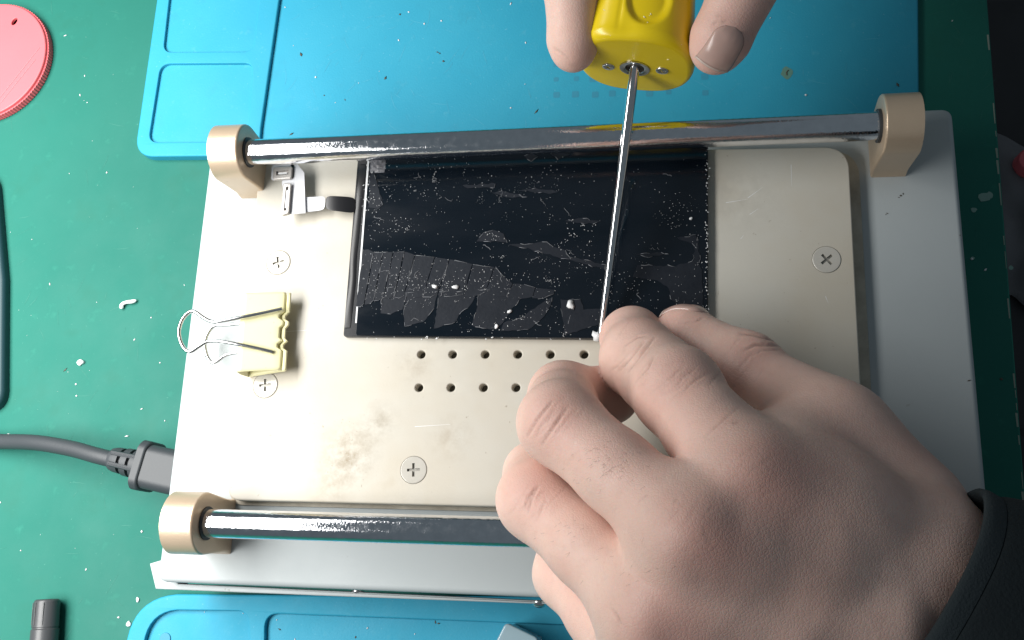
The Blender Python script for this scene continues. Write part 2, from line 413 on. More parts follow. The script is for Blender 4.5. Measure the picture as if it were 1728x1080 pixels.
# folded lower lip that sticks out at the front
mb = MB(); fl = [P2(252, 951, -6), P2(275, 944, -6), P2(300, 985, -6), P2(960, 1016, -6), P2(960, 1021, -6), P2(560, 1006, -6), P2(262, 994, -6)]
prism(mb, fl, -13, -6, .5); mb.build('front_lip', M['white'], t_m)
PT = 5.0
def plx(pts, z=PT): return [P2(x, y, z) for x, y in pts]
pl = round_poly([(-103, 66.5), (-101.5, -50.6), (91.6, -50.6), (92.2, 62.3)], [8, 4, 5, 7], 8)
holes = []
row1 = [711, 764, 819, 874, 929, 986, 1042, 1098]; row2 = [707, 761, 816, 871, 927, 983, 1039, 1095]
for x in row1: holes.append((circle(*P2(x, 598, PT), 1.25, 16), 4.2, .45, True))
for x in row2: holes.append((circle(*P2(x, 654, PT), 1.25, 16), 4.2, .45, True))
scr = [(470, 443), (448, 650), (698, 793), (1395, 438), (1405, 800)]
for s_ in scr: holes.append((circle(*P2(*s_, PT), 4.3, 28), 1.0, .08, True))
mb = MB(); prism(mb, pl, .7, PT, .5, 3, holes=holes); plate = mb.build('hot_plate', M['plate'], t_m)
for x, y in [(x, 598) for x in row1] + [(x, 654) for x in row2]:
    c = P(x, y, PT); mb = MB(); prism(mb, circle(c[0], c[1], 1.22, 12), PT - 4.19, PT - 3.6, 0); mb.build('hole_bottom', M['darkhole'], plate)
gk = round_poly([(-104.5, 67), (-103, -51.8), (95.2, -51.8), (95.8, 62.8)], [9, 5, 5, 8], 8)
mb = MB(); prism(mb, gk, .02, .7, .1); mb.build('gasket', M['gasket'], t_m)
def plus(r, w, rot):
    pts = [(w, w), (w, r), (-w, r), (-w, w), (-r, w), (-r, -w), (-w, -w), (-w, -r), (w, -r), (w, -w), (r, -w), (r, w)]
    return [(x * math.cos(rot) - y * math.sin(rot), x * math.sin(rot) + y * math.cos(rot)) for x, y in pts]
for i, s_ in enumerate(scr):
    c = P(*s_, PT); rot = [.25, .1, .05, .7, .3][i]
    mb = MB(); cr = [(c[0] + x, c[1] + y) for x, y in plus(2.05, .42, rot)]
    prism(mb, circle(c[0], c[1], 4.24, 28), PT - 1, PT + .22, .35, 4, holes=[(cr, .9, 0, True)])
    sc_ = mb.build('countersunk_screw', M['resin'], t_m)
    mb = MB(); prism(mb, [(c[0] + x, c[1] + y) for x, y in plus(1.95, .36, rot)], PT - .54, PT - .45, 0); mb.build('cross_slot', M['slot'], sc_)
# brackets + rails
ZR = 18.5; RR = 4.25
YR = (62.3, -58.5)
def bracket(x0, x1, yc, name='bracket'):
    prof = []
    for k in range(17):
        a_ = math.pi * k / 16; prof.append((9.3 * math.cos(a_), ZR + 9.3 * math.sin(a_)))
    prof = [(8.6, .02), (8.0, 4), (8.7, 12)] + prof + [(-8.7, 12), (-8.0, 4), (-8.6, .02)]
    hole = [(4.7 * math.cos(2 * math.pi * k / 24), ZR + 4.7 * math.sin(2 * math.pi * k / 24)) for k in range(24)]
    # local prism: x->world y, y->world z, z->world x
    s_ = 1 if x1 > x0 else -1
    mb = MB(); prism(mb, prof, 0, abs(x1 - x0), .7, 3, holes=[(hole, 1.4, .4, True)], xf=lambda p: (x0 + s_ * p[2], yc + p[0], p[1]))
    return mb.build(name, M['gold'], t_m)
for yc in YR:
    bl = bracket(-110.8, -100.5, yc); br = bracket(109.5, 99.0, yc)
    mb = MB(); xs = np.linspace(-101.8, 99.8, 40); tube(mb, [(x, yc, ZR) for x in xs], RR, 40); rl = mb.build('rail', M['chrome'], t_m)
    for b__, x in ((bl, -100.6), (br, 98.6)):
        mb = MB(); n = 32; V = []
        d = 1 if x < 0 else -1
        lathe(mb, [(RR + .02, -.9), (5.0, -.9), (5.0, .45), (RR + .02, .45)], axis_xf((x, yc, ZR), (d, 0, 0), (0, 0, 1)), 32, close=False)
        mb.build('sealing_ring', M['cord'], b__)
# screw on the machine's front lip and the row of screws
for sx in (910, 604):
    c = P(sx, 1020 if sx == 910 else 1004, -8); c[1] = -HY - 1.2 if sx != 910 else c[1]
    mb = MB(); lathe(mb, [(2.2, 0), (2.2, .4), (1.7, 1.1), (.9, 1.5)], axis_xf((c[0], c[1] + .6, -8), (0, -1, .2)), 16); mb.build('front_screw', M['steel'], t_m)
# bracket base dirt
mb = MB()
for (x, y, r) in [(1520, 330, .35), (1524, 327, .3), (1517, 333, .22), (1453, 415, .3), (1454, 430, .4), (1455, 438, .3), (1620, 397, .25), (1630, 469, .18), (1497, 360, .3), (1635, 642, .35), (1495, 362, .22)]:
    speck(mb, P(x, y, .1), r, .15)
tag(mb.build('dirt_specks', M['darkhole'], t_m), kind='stuff')
mb = MB()
for (x, y) in [(482, 398), (552, 427), (545, 516), (538, 520), (556, 540), (483, 566), (1333, 438), (1290, 340), (640, 705), (775, 740), (545, 720), (655, 620), (720, 618), (760, 635), (860, 712), (540, 780), (610, 820)]:
    speck(mb, P(x, y, PT + .02), random.uniform(.15, .4), .15)
for _ in range(90):
    x = 590 + random.gauss(0, 22); y = 762 + random.gauss(0, 26); speck(mb, P(x, y, PT + .02), random.uniform(.08, .25), .15)
tag(mb.build('plate_specks', M['gasket'], plate), kind='stuff')
mb = MB()
for (x0, y0, x1, y1) in [(1335, 278, 1336, 314), (1262, 334, 1287, 316), (1265, 362, 1280, 352), (1250, 403, 1255, 397), (1393, 500, 1398, 512), (1225, 342, 1262, 336), (470, 560, 560, 555), (700, 720, 760, 716)]:
    p = P(x0, y0, PT + .03); q = P(x1, y1, PT + .03); d = (q - p) / np.linalg.norm(q - p); nn = np.array([-d[1], d[0], 0]) * .09
    mb.add([p - nn, q - nn * .3, q + nn * .3, p + nn], [(0, 1, 2, 3)])
tag(mb.build('scratches', M['glue'], plate), kind='stuff')

# ================================================================== PHONE DISPLAY PANEL
ZP = 7.4
t_p = thing('display_panel', 'bare black phone display panel covered in glue residue, on the hot plate', 'display', (*P2(890, 410, PT), PT))
TLp, TRp, BRp, BLp = P2(603, 262, ZP), P2(1195, 244, ZP), P2(1195, 573, ZP), P2(578, 567, ZP)
mb = MB(); prism(mb, round_poly([BLp, BRp, TRp, TLp], .8, 3), PT + .05, ZP - .7, .15); mb.build('back_frame', M['frame'], t_p)
gTL, gBL = P2(623, 261, ZP), P2(600, 566, ZP)
ins = lambda p, q, t_: (p[0] + (q[0] - p[0]) * t_, p[1] + (q[1] - p[1]) * t_)
mb = MB(); prism(mb, round_poly([gBL, ins(BRp, BLp, .002), ins(TRp, TLp, .002), gTL], .5, 3), ZP - .7, ZP, .12); glass = mb.build('glass', M['black_glass'], t_p)
# refraction glint painted as a pale strip on the glass's left edge, and the black tape strip
def strip(mb, pts0, pts1, z0, z1):
    n = len(pts0); V = [(*P2(x, y, z0), z0) for x, y in pts0] + [(*P2(x, y, z1), z1) for x, y in pts1]
    return mb.add(V, [(i, i + 1, n + i + 1, n + i) for i in range(n - 1)])
mb = MB(); prism(mb, [P2(620, 272, ZP), P2(623, 272, ZP), P2(602, 545, ZP), P2(599.5, 545, ZP)], ZP - .6, ZP + .06, 0); mb.build('edge_glint', M['glue'], t_p)
tp = [(613, 275, 0), (607, 330, .15), (605, 350, .3), (600, 400, .12), (595, 440, .3), (596, 470, .35), (589, 520, .15), (586, 555, 0)]
mb = MB()
V = []; F = []
for i, (x, y, h) in enumerate(tp):
    for k in range(5):
        s_ = k / 4; hh = (ZP - .6) + h * math.sin(math.pi * s_) * .9 + .05
        V.append((*P2(x - 6 + 12 * s_, y, hh), hh))
for i in range(len(tp) - 1):
    for k in range(4): F.append((i * 5 + k, i * 5 + k + 1, (i + 1) * 5 + k + 1, (i + 1) * 5 + k))
mb.add(V, F); tpo = mb.build('black_tape', M['flex_black'], t_p, sharp=0)
tpo.modifiers.new('t', 'SOLIDIFY').thickness = .0001; sb = tpo.modifiers.new('s', 'SUBSURF'); sb.levels = sb.render_levels = 2

# glue film pieces: outlines in the photo's (zoomed) pixels, laid on the glass
def Z6(x, y): return (560 + x / 2.618, 220 + y / 2.618)
def jag(pts, amp=4.0, step=16):
    out = []; n = len(pts)
    for i in range(n):
        p = np.array(pts[i], float); q = np.array(pts[(i + 1) % n], float); L_ = np.linalg.norm(q - p); m = max(1, int(L_ / step))
        nn = np.array([-(q - p)[1], (q - p)[0]]) / (L_ + 1e-6)
        for k in range(m):
            t_ = k / m; out.append(tuple(p + (q - p) * t_ + nn * random.uniform(-amp, amp) * (1 if 0 < t_ else .4)))
    return out
top = [(138, 515), (190, 540), (330, 536), (360, 550), (450, 560), (560, 576), (640, 596), (742, 606), (738, 640), (770, 652), (790, 676), (850, 682), (900, 696), (992, 706)]
def top_y(x):
    for i in range(len(top) - 1):
        (x0, y0), (x1, y1) = top[i], top[i + 1]
        if x1 > x0 and x0 <= x <= x1: return y0 + (y1 - y0) * (x - x0) / (x1 - x0)
    return 530 if x < 200 else 706
cuts = [135, 185, 228, 272, 322, 368, 455, 520, 622, 720, 800, 900, 985]      # where the diagonal cuts meet the top edge
lean = [-30, -45, -50, -52, -60, -68, -75, -85, -70, -95, -110, -75, -30]
bots = [778, 770, 752, 742, 738, 732, 735, 728, 734, 726, 738, 742, 730]
mbf = []
for i in range(len(cuts) - 1):
    x0, x1 = cuts[i], cuts[i + 1]
    y0, y1 = top_y(x0), top_y(x1); l0, l1 = lean[i], lean[i + 1]
    b0, b1 = bots[i], bots[i + 1] - random.uniform(0, 10)
    k0 = (b0 - y0) / 250; k1 = (b1 - y1) / 250
    xm = (x0 + x1) / 2; g = 2.2
    pts = [(x0 + g, y0), (xm, top_y(xm)), (x1 - g, y1), (x1 - g + l1 * k1, b1), ((x0 + x1) / 2 + (l0 * k0 + l1 * k1) / 2, (b0 + b1) / 2 + 8), (x0 + g + l0 * k0, b0)]
    mbf.append(jag(pts, 1.6, 22))
mbf.append(jag([(216, 720), (330, 716), (322, 760), (312, 792), (296, 796), (262, 812), (216, 808)], 2, 14))
mbf.append(jag([(336, 716), (468, 712), (452, 786), (438, 806), (404, 846), (380, 850), (322, 866), (318, 800)], 2, 14))
mbf.append(jag([(476, 712), (640, 708), (624, 752), (600, 786), (572, 800), (545, 846), (510, 858), (452, 876), (462, 800)], 2.5, 14))
mbf.append(jag([(652, 708), (760, 700), (830, 712), (836, 742), (796, 786), (764, 838), (735, 872), (700, 880), (618, 862), (640, 790)], 2.5, 14))
mbf.append(jag([(745, 888), (760, 850), (835, 828), (925, 765), (975, 738), (965, 775), (930, 830), (870, 880)], 3))
mbf.append(jag([(1010, 748), (1098, 745), (1112, 792), (1205, 790), (1196, 850), (1130, 872), (1035, 905), (1022, 840)], 3))
mbf.append(jag([(1030, 905), (1060, 800), (1050, 800), (1022, 900)], 1))
mbf.append(jag([(780, 506), (870, 500), (930, 490), (1030, 530), (1050, 560), (1210, 592), (1205, 615), (1100, 585), (980, 556), (880, 526)], 4))
mbf.append(jag([(640, 492), (670, 455), (712, 440), (758, 458), (776, 497), (720, 490)], 3))
mbf.append(jag([(1350, 596), (1500, 602), (1592, 580), (1614, 470), (1640, 700), (1642, 790), (1560, 790), (1500, 750), (1482, 690), (1420, 660), (1330, 650)], 6))
mbf.append(jag([(1525, 475), (1608, 460), (1612, 520), (1590, 500), (1560, 490)], 4))
mbf.append(jag([(578, 242), (722, 235), (716, 254), (600, 256)], 4))
mbf.append(jag([(830, 266), (900, 255), (1005, 272), (960, 282)], 4))
mbf.append(jag([(702, 275), (770, 270), (860, 296), (800, 300)], 4))
mbf.append(jag([(850, 112), (884, 100), (912, 116), (880, 138)], 3))
mbf.append(jag([(958, 96), (1000, 130), (1052, 108), (1010, 96)], 3))
mbf.append(jag([(540, 98), (620, 92), (700, 96), (640, 112)], 3))
mbf.append(jag([(1030, 400), (1110, 388), (1190, 404), (1120, 415)], 4))
mbf.append(jag([(1330, 545), (1440, 538), (1490, 545), (1400, 560)], 4))
mbf.append(jag([(160, 340), (205, 350), (225, 330), (205, 250), (185, 180), (168, 200)], 4))
for i, q in enumerate(mbf):
    pts = [P2(*Z6(x, y), ZP) for x, y in q]
    mb = MB(); h = random.uniform(.13, .18); o_ = ccw(pts)
    if 12 <= i <= 15: h = .06 + .01 * (i - 12)
    tilt = (random.uniform(-.0008, .0008), random.uniform(-.0008, .0008))
    cx = sum(p[0] for p in o_) / len(o_); cy = sum(p[1] for p in o_) / len(o_)
    prism(mb, o_, ZP + .005, ZP + h, 0, xf=lambda p: (p[0], p[1], p[2] + (0 if p[2] < ZP + .03 else random.uniform(-.012, .012))))
    mb.build('film_strip', M['film'], glass, sharp=20)
# crumpled film at the corner
mb = MB(); c = P(638, 273, ZP); n = 15; V = []; F = []
for i in range(n):
    for j in range(n):
        x = (i / (n - 1) - .5) * 6; y = (j / (n - 1) - .5) * 8; r = math.hypot(x / 3, y / 4)
        V.append((c[0] + x * (1 - .12 * r), c[1] + y, ZP + .05 + max(0, 1 - r) * random.uniform(.3, 1.7) * (r < 1)))
for i in range(n - 1):
    for j in range(n - 1): F.append((i * n + j, (i + 1) * n + j, (i + 1) * n + j + 1, i * n + j + 1))
mb.add(V, F); mb.build('crumpled_film', M['foil'], t_p, sharp=0)
# countless little specks of glue
mb = MB()
def on_panel(x, y): return 606 < x < 1190 and 262 < y < 568
def put(x, y, r): 
    if on_panel(x, y): speck(mb, P(x, y, ZP + .19), r, .6)
for _ in range(230): put(random.uniform(625, 1190), random.uniform(262, 566), min(abs(random.gauss(0, .05)) + .025, .14))
for _ in range(85):                                      # uneven clumps
    cx, cy = random.uniform(625, 1185), random.uniform(268, 560); sp_ = random.uniform(3, 16); big = random.uniform(.03, .13)
    for _k in range(random.randint(3, 14)): put(random.gauss(cx, sp_), random.gauss(cy, sp_ * .6), big * random.uniform(.4, 1.6))
for (cx, cy, sx, sy, n, r) in [(680, 470, 45, 12, 150, .12), (755, 480, 50, 10, 150, .13), (880, 470, 60, 12, 110, .1), (975, 390, 14, 14, 45, .14), (830, 400, 16, 8, 45, .12), (700, 380, 60, 40, 110, .08),
                               (1080, 480, 40, 20, 80, .1), (1150, 360, 25, 30, 50, .1), (725, 305, 40, 30, 90, .1), (900, 330, 80, 30, 110, .08), (640, 500, 20, 30, 60, .09), (940, 440, 40, 15, 60, .1), (630, 350, 6, 40, 60, .14), (840, 545, 20, 10, 40, .13), (950, 560, 10, 10, 30, .15)]:
    for _ in range(int(n * .6)): put(random.gauss(cx, sx), random.gauss(cy, sy), r * random.uniform(.4, 1.5))
for q in mbf[:13]:                                       # bright frayed rims of the films
    for (x, y) in q:
        if random.random() < .45: X, Y = Z6(x + random.uniform(-5, 5), y + random.uniform(-5, 5)); put(X, Y, random.uniform(.05, .13))
for _ in range(170):                                     # along the edges of the panel
    t_ = random.random()
    e = random.choice(['r', 'b', 'l', 'r'])
    if e == 'r': speck(mb, P(1193 + random.gauss(0, 1.6), 248 + t_ * 300, ZP + .05), random.uniform(.08, .28), .6)
    elif e == 'b': speck(mb, P(600 + t_ * 580, 570 + random.gauss(0, 1.5), ZP - .2), random.uniform(.06, .3) * (1 if random.random() < .8 else 1.5), .6)
    else: speck(mb, P(626 - t_ * 10 + random.gauss(0, 4), 268 + t_ * 90, ZP + .05), random.uniform(.1, .32), .6)
tag(mb.build('glue_specks', M['glue'], t_p, sharp=0), kind='stuff')
mb = MB()                                                # frayed, curled rims of the torn films
for q in mbf:
    i = 0
    while i < len(q) - 3:
        if random.random() < .30:
            m_ = random.randint(2, 4); seg = [P(*Z6(x + random.uniform(-2, 2), y + random.uniform(-2, 2)), ZP + random.uniform(.12, .3)) for x, y in q[i:i + m_]]
            if min(np.linalg.norm(seg[k + 1] - seg[k]) for k in range(m_ - 1)) > .05: tube(mb, seg, [random.uniform(.02, .08) for _k in seg], 5)
            i += m_
        i += 1
for _ in range(26):                                      # glue strings
    x, y = random.uniform(640, 1170), random.uniform(275, 555); a_ = random.uniform(0, 6.28); pts_ = []
    for k in range(6):
        pts_.append(P(x, y, ZP + random.uniform(.1, .35))); a_ += random.gauss(0, .7); x += math.cos(a_) * 3.2; y += math.sin(a_) * 3.2
    if all(on_panel(*px_of(np.array([p]))[0]) for p in pts_): tube(mb, spline(pts_, 3), random.uniform(.03, .07), 5)
tag(mb.build('torn_rims', M['rim'], t_p, sharp=0), kind='stuff')
# flex cable with two connectors
def sheet(mb, rows):
    n = len(rows[0]); V = [(*P2(x, y, z), z) for r in rows for (x, y, z) in r]
    return mb.add(V, [(i * n + k, i * n + k + 1, (i + 1) * n + k + 1, (i + 1) * n + k) for i in range(len(rows) - 1) for k in range(n - 1)])
fz = PT + 4.0
mb = MB(); sheet(mb, [[(601, 333, PT + 2), (601, 346, PT + 2), (601, 360, PT + 2)], [(585, 331, PT + 3.4), (585, 345, PT + 3.4), (585, 359, PT + 3.4)], [(565, 330, fz + .3), (565, 343, fz + .3), (565, 356, fz + .3)], [(549, 330, fz + .2), (549, 342, fz + .2), (548, 354, fz + .2)]])
fo = mb.build('black_flex', M['flex_black'], t_p, sharp=0)
mb = MB(); sheet(mb, [[(549, 330, fz + .2), (549, 342, fz + .2), (548, 354, fz + .2)], [(538, 331, fz - .8), (538, 343, fz - .8), (537, 356, fz - .8)], [(515, 332, fz - .4), (515, 345, fz - .4), (515, 359, fz - .4)], [(500, 332, fz), (500, 345, fz), (500, 360, fz)], [(488, 332, fz), (488, 345, fz), (487, 360, fz)]])
fo2 = mb.build('flex_tail', M['flex'], t_p, sharp=0)
mb = MB(); prism(mb, [P2(487, 362, fz), P2(516, 360, fz), P2(514, 292, fz), P2(503, 278, fz), P2(492, 278, fz), P2(476, 308, fz)], fz + .05, fz + .3, 0); mb.build('flex_board', M['flex'], t_p)
mb = MB(); prism(mb, round_poly([P2(458, 305, fz), P2(496, 303, fz), P2(497, 277, fz), P2(459, 279, fz)], 1), fz + .05, fz + .3, 0); mb.build('flex_tab', M['flex'], t_p)
for f_ in (fo, fo2):
    f_.modifiers.new('t', 'SOLIDIFY').thickness = .00018; q = f_.modifiers.new('s', 'SUBSURF'); q.levels = q.render_levels = 2
for (cs, hol) in (([(460, 303), (491, 301), (493, 280), (461, 282)], [(466, 296), (486, 294.5), (487, 287), (466, 289)]), ([(474, 363), (487, 360), (491, 309), (478, 309)], [(478.5, 356), (483, 355), (487, 315), (482.5, 315)])):
    mb = MB(); oz = fz + 1.6
    prism(mb, round_poly([P2(x, y, oz) for x, y in cs], .6, 3), fz + .3, oz, .2, holes=[([P2(x, y, oz) for x, y in hol], 1.0, 0, True)])
    cn = mb.build('connector', M['connector'], t_p)
    a_ = np.mean([P(x, y, oz) for x, y in hol], 0); p0 = P(*hol[0], oz); p1 = P(*hol[1], oz); p2 = P(*hol[2], oz)
    lng = p2 - p1 if np.linalg.norm(p2 - p1) > np.linalg.norm(p1 - p0) else p1 - p0
    mb = MB(); box(mb, (a_[0], a_[1], oz - .6), (np.linalg.norm(lng) * .75, .5, .7), math.atan2(lng[1], lng[0])); mb.build('contact_bar', M['glue'], cn)

# single larger crumbs of glue
def crumb_thing(px, py, z, r, label, flat=.6, lump=.25):
    mb = MB(); c = P(px, py, z); crumb(mb, (c[0], c[1], z + r[0] * flat * .6), r, flat, 2, lump)
    return tag(mb.build('glue_crumb', M['glue'], sharp=0), label, 'glue crumb', 'loose crumbs of white glue')
crumb_thing(963, 515, ZP + .1, (1.15, 1.3), 'largest white glue crumb lying on the black panel, left of the steel rod')
crumb_thing(734, 484, ZP + .15, (.95, .7), 'white glue crumb on the charcoal film, left one of a close pair')
crumb_thing(769, 485, ZP + .15, (1.0, .65), 'white glue crumb on the charcoal film, right one of a close pair')
crumb_thing(838, 551, ZP + .1, (.6, .75), 'small white glue crumb near the lower edge of the black panel')
crumb_thing(860, 526, ZP + .1, (.7, .6), 'small irregular glue crumb between two torn films on the panel')
crumb_thing(1166, 369, ZP + .1, (.5, .5), 'round white glue crumb near the right edge of the black panel')
crumb_thing(1009, 568, ZP - .2, (1.9, 1.5), 'lumpy white glue ball at the tip of the steel rod', .8, .3)
crumb_thing(137, 612, ZT, (1.5, 1.1), 'oval white glue crumb on the green bench left of the binder clip', .5)
crumb_thing(218, 1053, ZT, (.9, .9), 'white glue crumb on the green bench beside the front mat corner', .6)
crumb_thing(233, 1012, ZT, (.6, .9), 'angular white glue crumb on the green bench above the front mat corner', .6)
mb = MB(); pts = [P(205, 521, ZT + .9), P(206, 514, ZT + 1.2), P(213, 510, ZT + 1.2), P(222, 509, ZT + 1.2), P(230, 507, ZT + 1.0)]
tube(mb, spline(pts, 5), [.5, .7, .8, .85, .8, .75, .7, .75, .7, .65, .65, .7, .7, .75, .75, .75, .75, .7, .65, .5, .3], 8)
tag(mb.build('glue_strand', M['glue']), 'curled white glue strand on the green bench left of the clip', 'glue strand')
mb = MB()
for (x, y) in [(110, 60), (143, 128), (147, 173), (117, 293), (180, 291), (163, 510), (255, 536), (227, 573), (270, 612), (128, 648), (129, 668), (239, 690), (278, 710), (214, 736), (15, 733), (311, 481), (135, 160), (239, 897), (145, 961), (200, 1042), (0, 848), (35, 929), (54, 404), (84, 479), (1607, 35), (1663, 455), (1640, 437)]:
    speck(mb, P(x, y, ZT + .1), random.uniform(.25, .65), .5)
for _ in range(28): speck(mb, P(random.uniform(0, 240), random.uniform(0, 1080), ZT + .05), random.uniform(.06, .2), .5)
for (x, y) in [(481, 12), (495, 77), (673, 68), (716, 40), (862, 6), (887, 72), (566, 173), (745, 35), (605, 140), (886, 240 - 98), (862, 182), (452, 150), (1360, 160), (310, 151), (533, 130), (640, 120), (1300, 30), (690, 20), (955, 60)]:
    speck(mb, P(x, y, zl + .1), random.uniform(.2, .6), .4)
for (x, y) in [(345, 1033), (410, 1035), (467, 1046), (498, 1079), (620, 1060), (700, 1070), (950, 1042)]: speck(mb, P(x, y, ZM - 1.9), random.uniform(.2, .5), .5)
tag(mb.build('glue_dust', M['glue'], sharp=0, origin=(0, 0, ZT)), 'tiny white glue specks scattered over bench and blue mats', 'glue specks', kind='stuff')
mb = MB()
for (x, y) in [(420, 107), (547, 161), (742, 90), (748, 103), (650, 132), (675, 24), (508, 92), (492, 226), (1515, 143), (582, 168), (738, 88), (905, 188)]: speck(mb, P(x, y, zl + .08), random.uniform(.3, .8), .12)
for (x, y) in [(110, 624), (1690, 640)]: speck(mb, P(x, y, ZT + .06), .6, .2)
for (x, y) in [(472, 1062), (735, 1050), (740, 1052), (600, 1075)]: speck(mb, P(x, y, ZM - 1.95), .45, .2)
tag(mb.build('dirt_flecks', M['darkhole'], sharp=0, origin=(0, 0, ZT)), 'tiny dark dirt flecks on bench and blue mats', 'dirt flecks', kind='stuff')
M['scuff_g'] = mat('bench_scuff', (.022, .165, .128), .7); M['scuff_b'] = mat('mat_scuff', (.06, .36, .50), .7)
def scuffs(name, m, parent, rects, z, n):
    mb = MB()
    for _ in range(n):
        x0, y0, x1, y1 = random.choice(rects); p = P(random.uniform(x0, x1), random.uniform(y0, y1), z); a_ = random.uniform(0, 6.28); L_ = random.uniform(1.5, 9); w_ = random.uniform(.04, .10); bend = random.uniform(-.3, .3)
        pts = [p + np.array([math.cos(a_ + bend * t_) * L_ * t_, math.sin(a_ + bend * t_) * L_ * t_, 0]) for t_ in (0, .33, .66, 1)]
        nn = np.array([-math.sin(a_), math.cos(a_), 0]) * w_
        mb.add([q + nn * f_ for q, f_ in zip(pts, (.1, 1, 1, .1))] + [q - nn * f_ for q, f_ in zip(pts, (.1, 1, 1, .1))], [(0, 1, 5, 4), (1, 2, 6, 5), (2, 3, 7, 6)])
    return tag(mb.build(name, m, parent, sharp=0), kind='stuff')
scuffs('scuffs', M['scuff_g'], bench, [(0, 0, 230, 1080), (0, 260, 320, 1000), (1590, 0, 1660, 400)], ZT + .05, 90)
scuffs('scuffs', M['scuff_b'], t_mat, [(480, 0, 1500, 200), (480, 0, 900, 230)], zl + .05, 70)
# dried glue smear on the bench, right
mb = MB()
for (x, y, rx, ry) in [(1661, 333, 2.1, 1.7), (1643, 354, 1.0, .9), (1669, 330, 1.2, 1.3), (1641, 436, .7, .6), (1706, 452, .7, .8)]:
    c = P(x, y, ZT); pts = [(c[0] + rx * math.cos(k * .52) * random.uniform(.75, 1.15), c[1] + ry * math.sin(k * .52) * random.uniform(.75, 1.15)) for k in range(12)]
    prism(mb, pts, ZT + .02, ZT + .12 + random.random() * .05, 0)
mb2 = mat('dried_glue', (.20, .34, .29), .6, bump=.3)
tag(mb.build('dried_glue', mb2, bench), kind='stuff')

# ================================================================== BINDER CLIP
t_c = thing('binder_clip', 'pale yellow binder clip with wire handles lying on the hot plate', 'binder clip', (*P2(440, 560, PT), PT))
zs, zj = PT + 9.5, PT + 6.2      # spine side (left) and jaw side (right) height of the upper flap
A0 = P(409, 494, zs); A1 = P(399, 627, zs); B0 = P(477, 493, zj); B1 = P(468, 624, zj)
def flap(mb, a0, a1, b0, b1, n=24, th=.45, roll=True, notch=True, sgn=1):
    """sheet from spine edge a to jaw edge b; jaw edge rolled, with scallops"""
    V = []; F = []; m = 14
    prof = [(k / 8, 0.0, 0.0) for k in range(9)]
    for j in range(n + 1):
        s_ = j / n; a_ = a0 + (a1 - a0) * s_; b_ = b0 + (b1 - b0) * s_
        d = b_ - a_; d = d / np.linalg.norm(d); L_ = np.linalg.norm(b_ - a_)
        cut = 0
        if notch and (.27 < s_ < .36 or .66 < s_ < .75): cut = 1.5
        if notch and .42 < s_ < .60: cut = 1.1
        for k in range(9): V.append(a_ + (b_ - a_) * (k / 8) - d * cut * (k / 8))
        e = b_ - d * cut
        for k in range(1, 6):
            an = k / 5 * math.pi * 1.2; r = .85
            V.append(e + d * r * math.sin(an) - np.array([0, 0, 1]) * sgn * (r - r * math.cos(an)))
    for j in range(n):
        for k in range(m - 1): F.append((j * m + k, j * m + k + 1, (j + 1) * m + k + 1, (j + 1) * m + k))
    return mb.add(V, F)
low = np.array([0, 0, 1.0])
mb = MB(); flap(mb, A0, A1, B0, B1); f1 = mb.build('upper_flap', M['clip'], t_c, sharp=30); f1.modifiers.new('t', 'SOLIDIFY').thickness = .0004
def dn(p, z): return np.array([p[0], p[1], z])
mb = MB(); flap(mb, dn(A0, PT + .5), dn(A1, PT + .5), dn(B0, PT + 3.6) + [1.5, 0, 0], dn(B1, PT + 3.6) + [1.5, 0, 0], sgn=-1); f2 = mb.build('lower_flap', M['clip'], t_c, sharp=30); f2.modifiers.new('t', 'SOLIDIFY').thickness = .0004
mb = MB(); V = []
for s_ in (0, 1):
    a_ = A0 + (A1 - A0) * s_
    for k in range(9):
        an = -math.pi / 2 + math.pi * k / 8; V.append((a_[0] - .9 * math.cos(an), a_[1], PT + .5 + (zs - PT - .5) * k / 8))
mb.add(V, [(k, k + 1, 9 + k + 1, 9 + k) for k in range(8)]); f3 = mb.build('spine', M['clip'], t_c, sharp=30); f3.modifiers.new('t', 'SOLIDIFY').thickness = .0004
wire = [(476, 521, zj + .9), (440, 529, zj + 2.6), (410, 535, zs + .8), (380, 541, zs + 1.6), (360, 543, zs + 2.0), (345, 537, zs + 2.4), (329, 526, zs + 2.8), (319, 527, zs + 3), (308, 539, zs + 3.2), (302, 558, zs + 3.3), (305, 577, zs + 3.2), (313, 590, zs + 3), (323, 593, zs + 2.8), (337, 584, zs + 2.4), (351, 576.5, zs + 2.0), (372, 576, zs + 1.6), (402, 581, zs + .8), (435, 588, zj + 2.4), (460, 594, zj + .9)]
mb = MB(); tube(mb, spline([P(*w) for w in wire], 6), .62, 10); mb.build('wire_handle', M['steel'], t_c)
zw = PT + .8
wire2 = [(474, 528, zw + 2), (430, 542, zw + .6), (385, 548, zw), (364, 549, zw), (353, 559, zw), (346, 577, zw), (348, 596, zw), (355, 610, zw), (364, 611, zw), (384, 598, zw), (415, 594, zw), (440, 600, zw + .6), (462, 606, zw + 2)]
mb = MB(); tube(mb, spline([P(*w) for w in wire2], 6), .62, 10); mb.build('wire_handle', M['steel'], t_c)

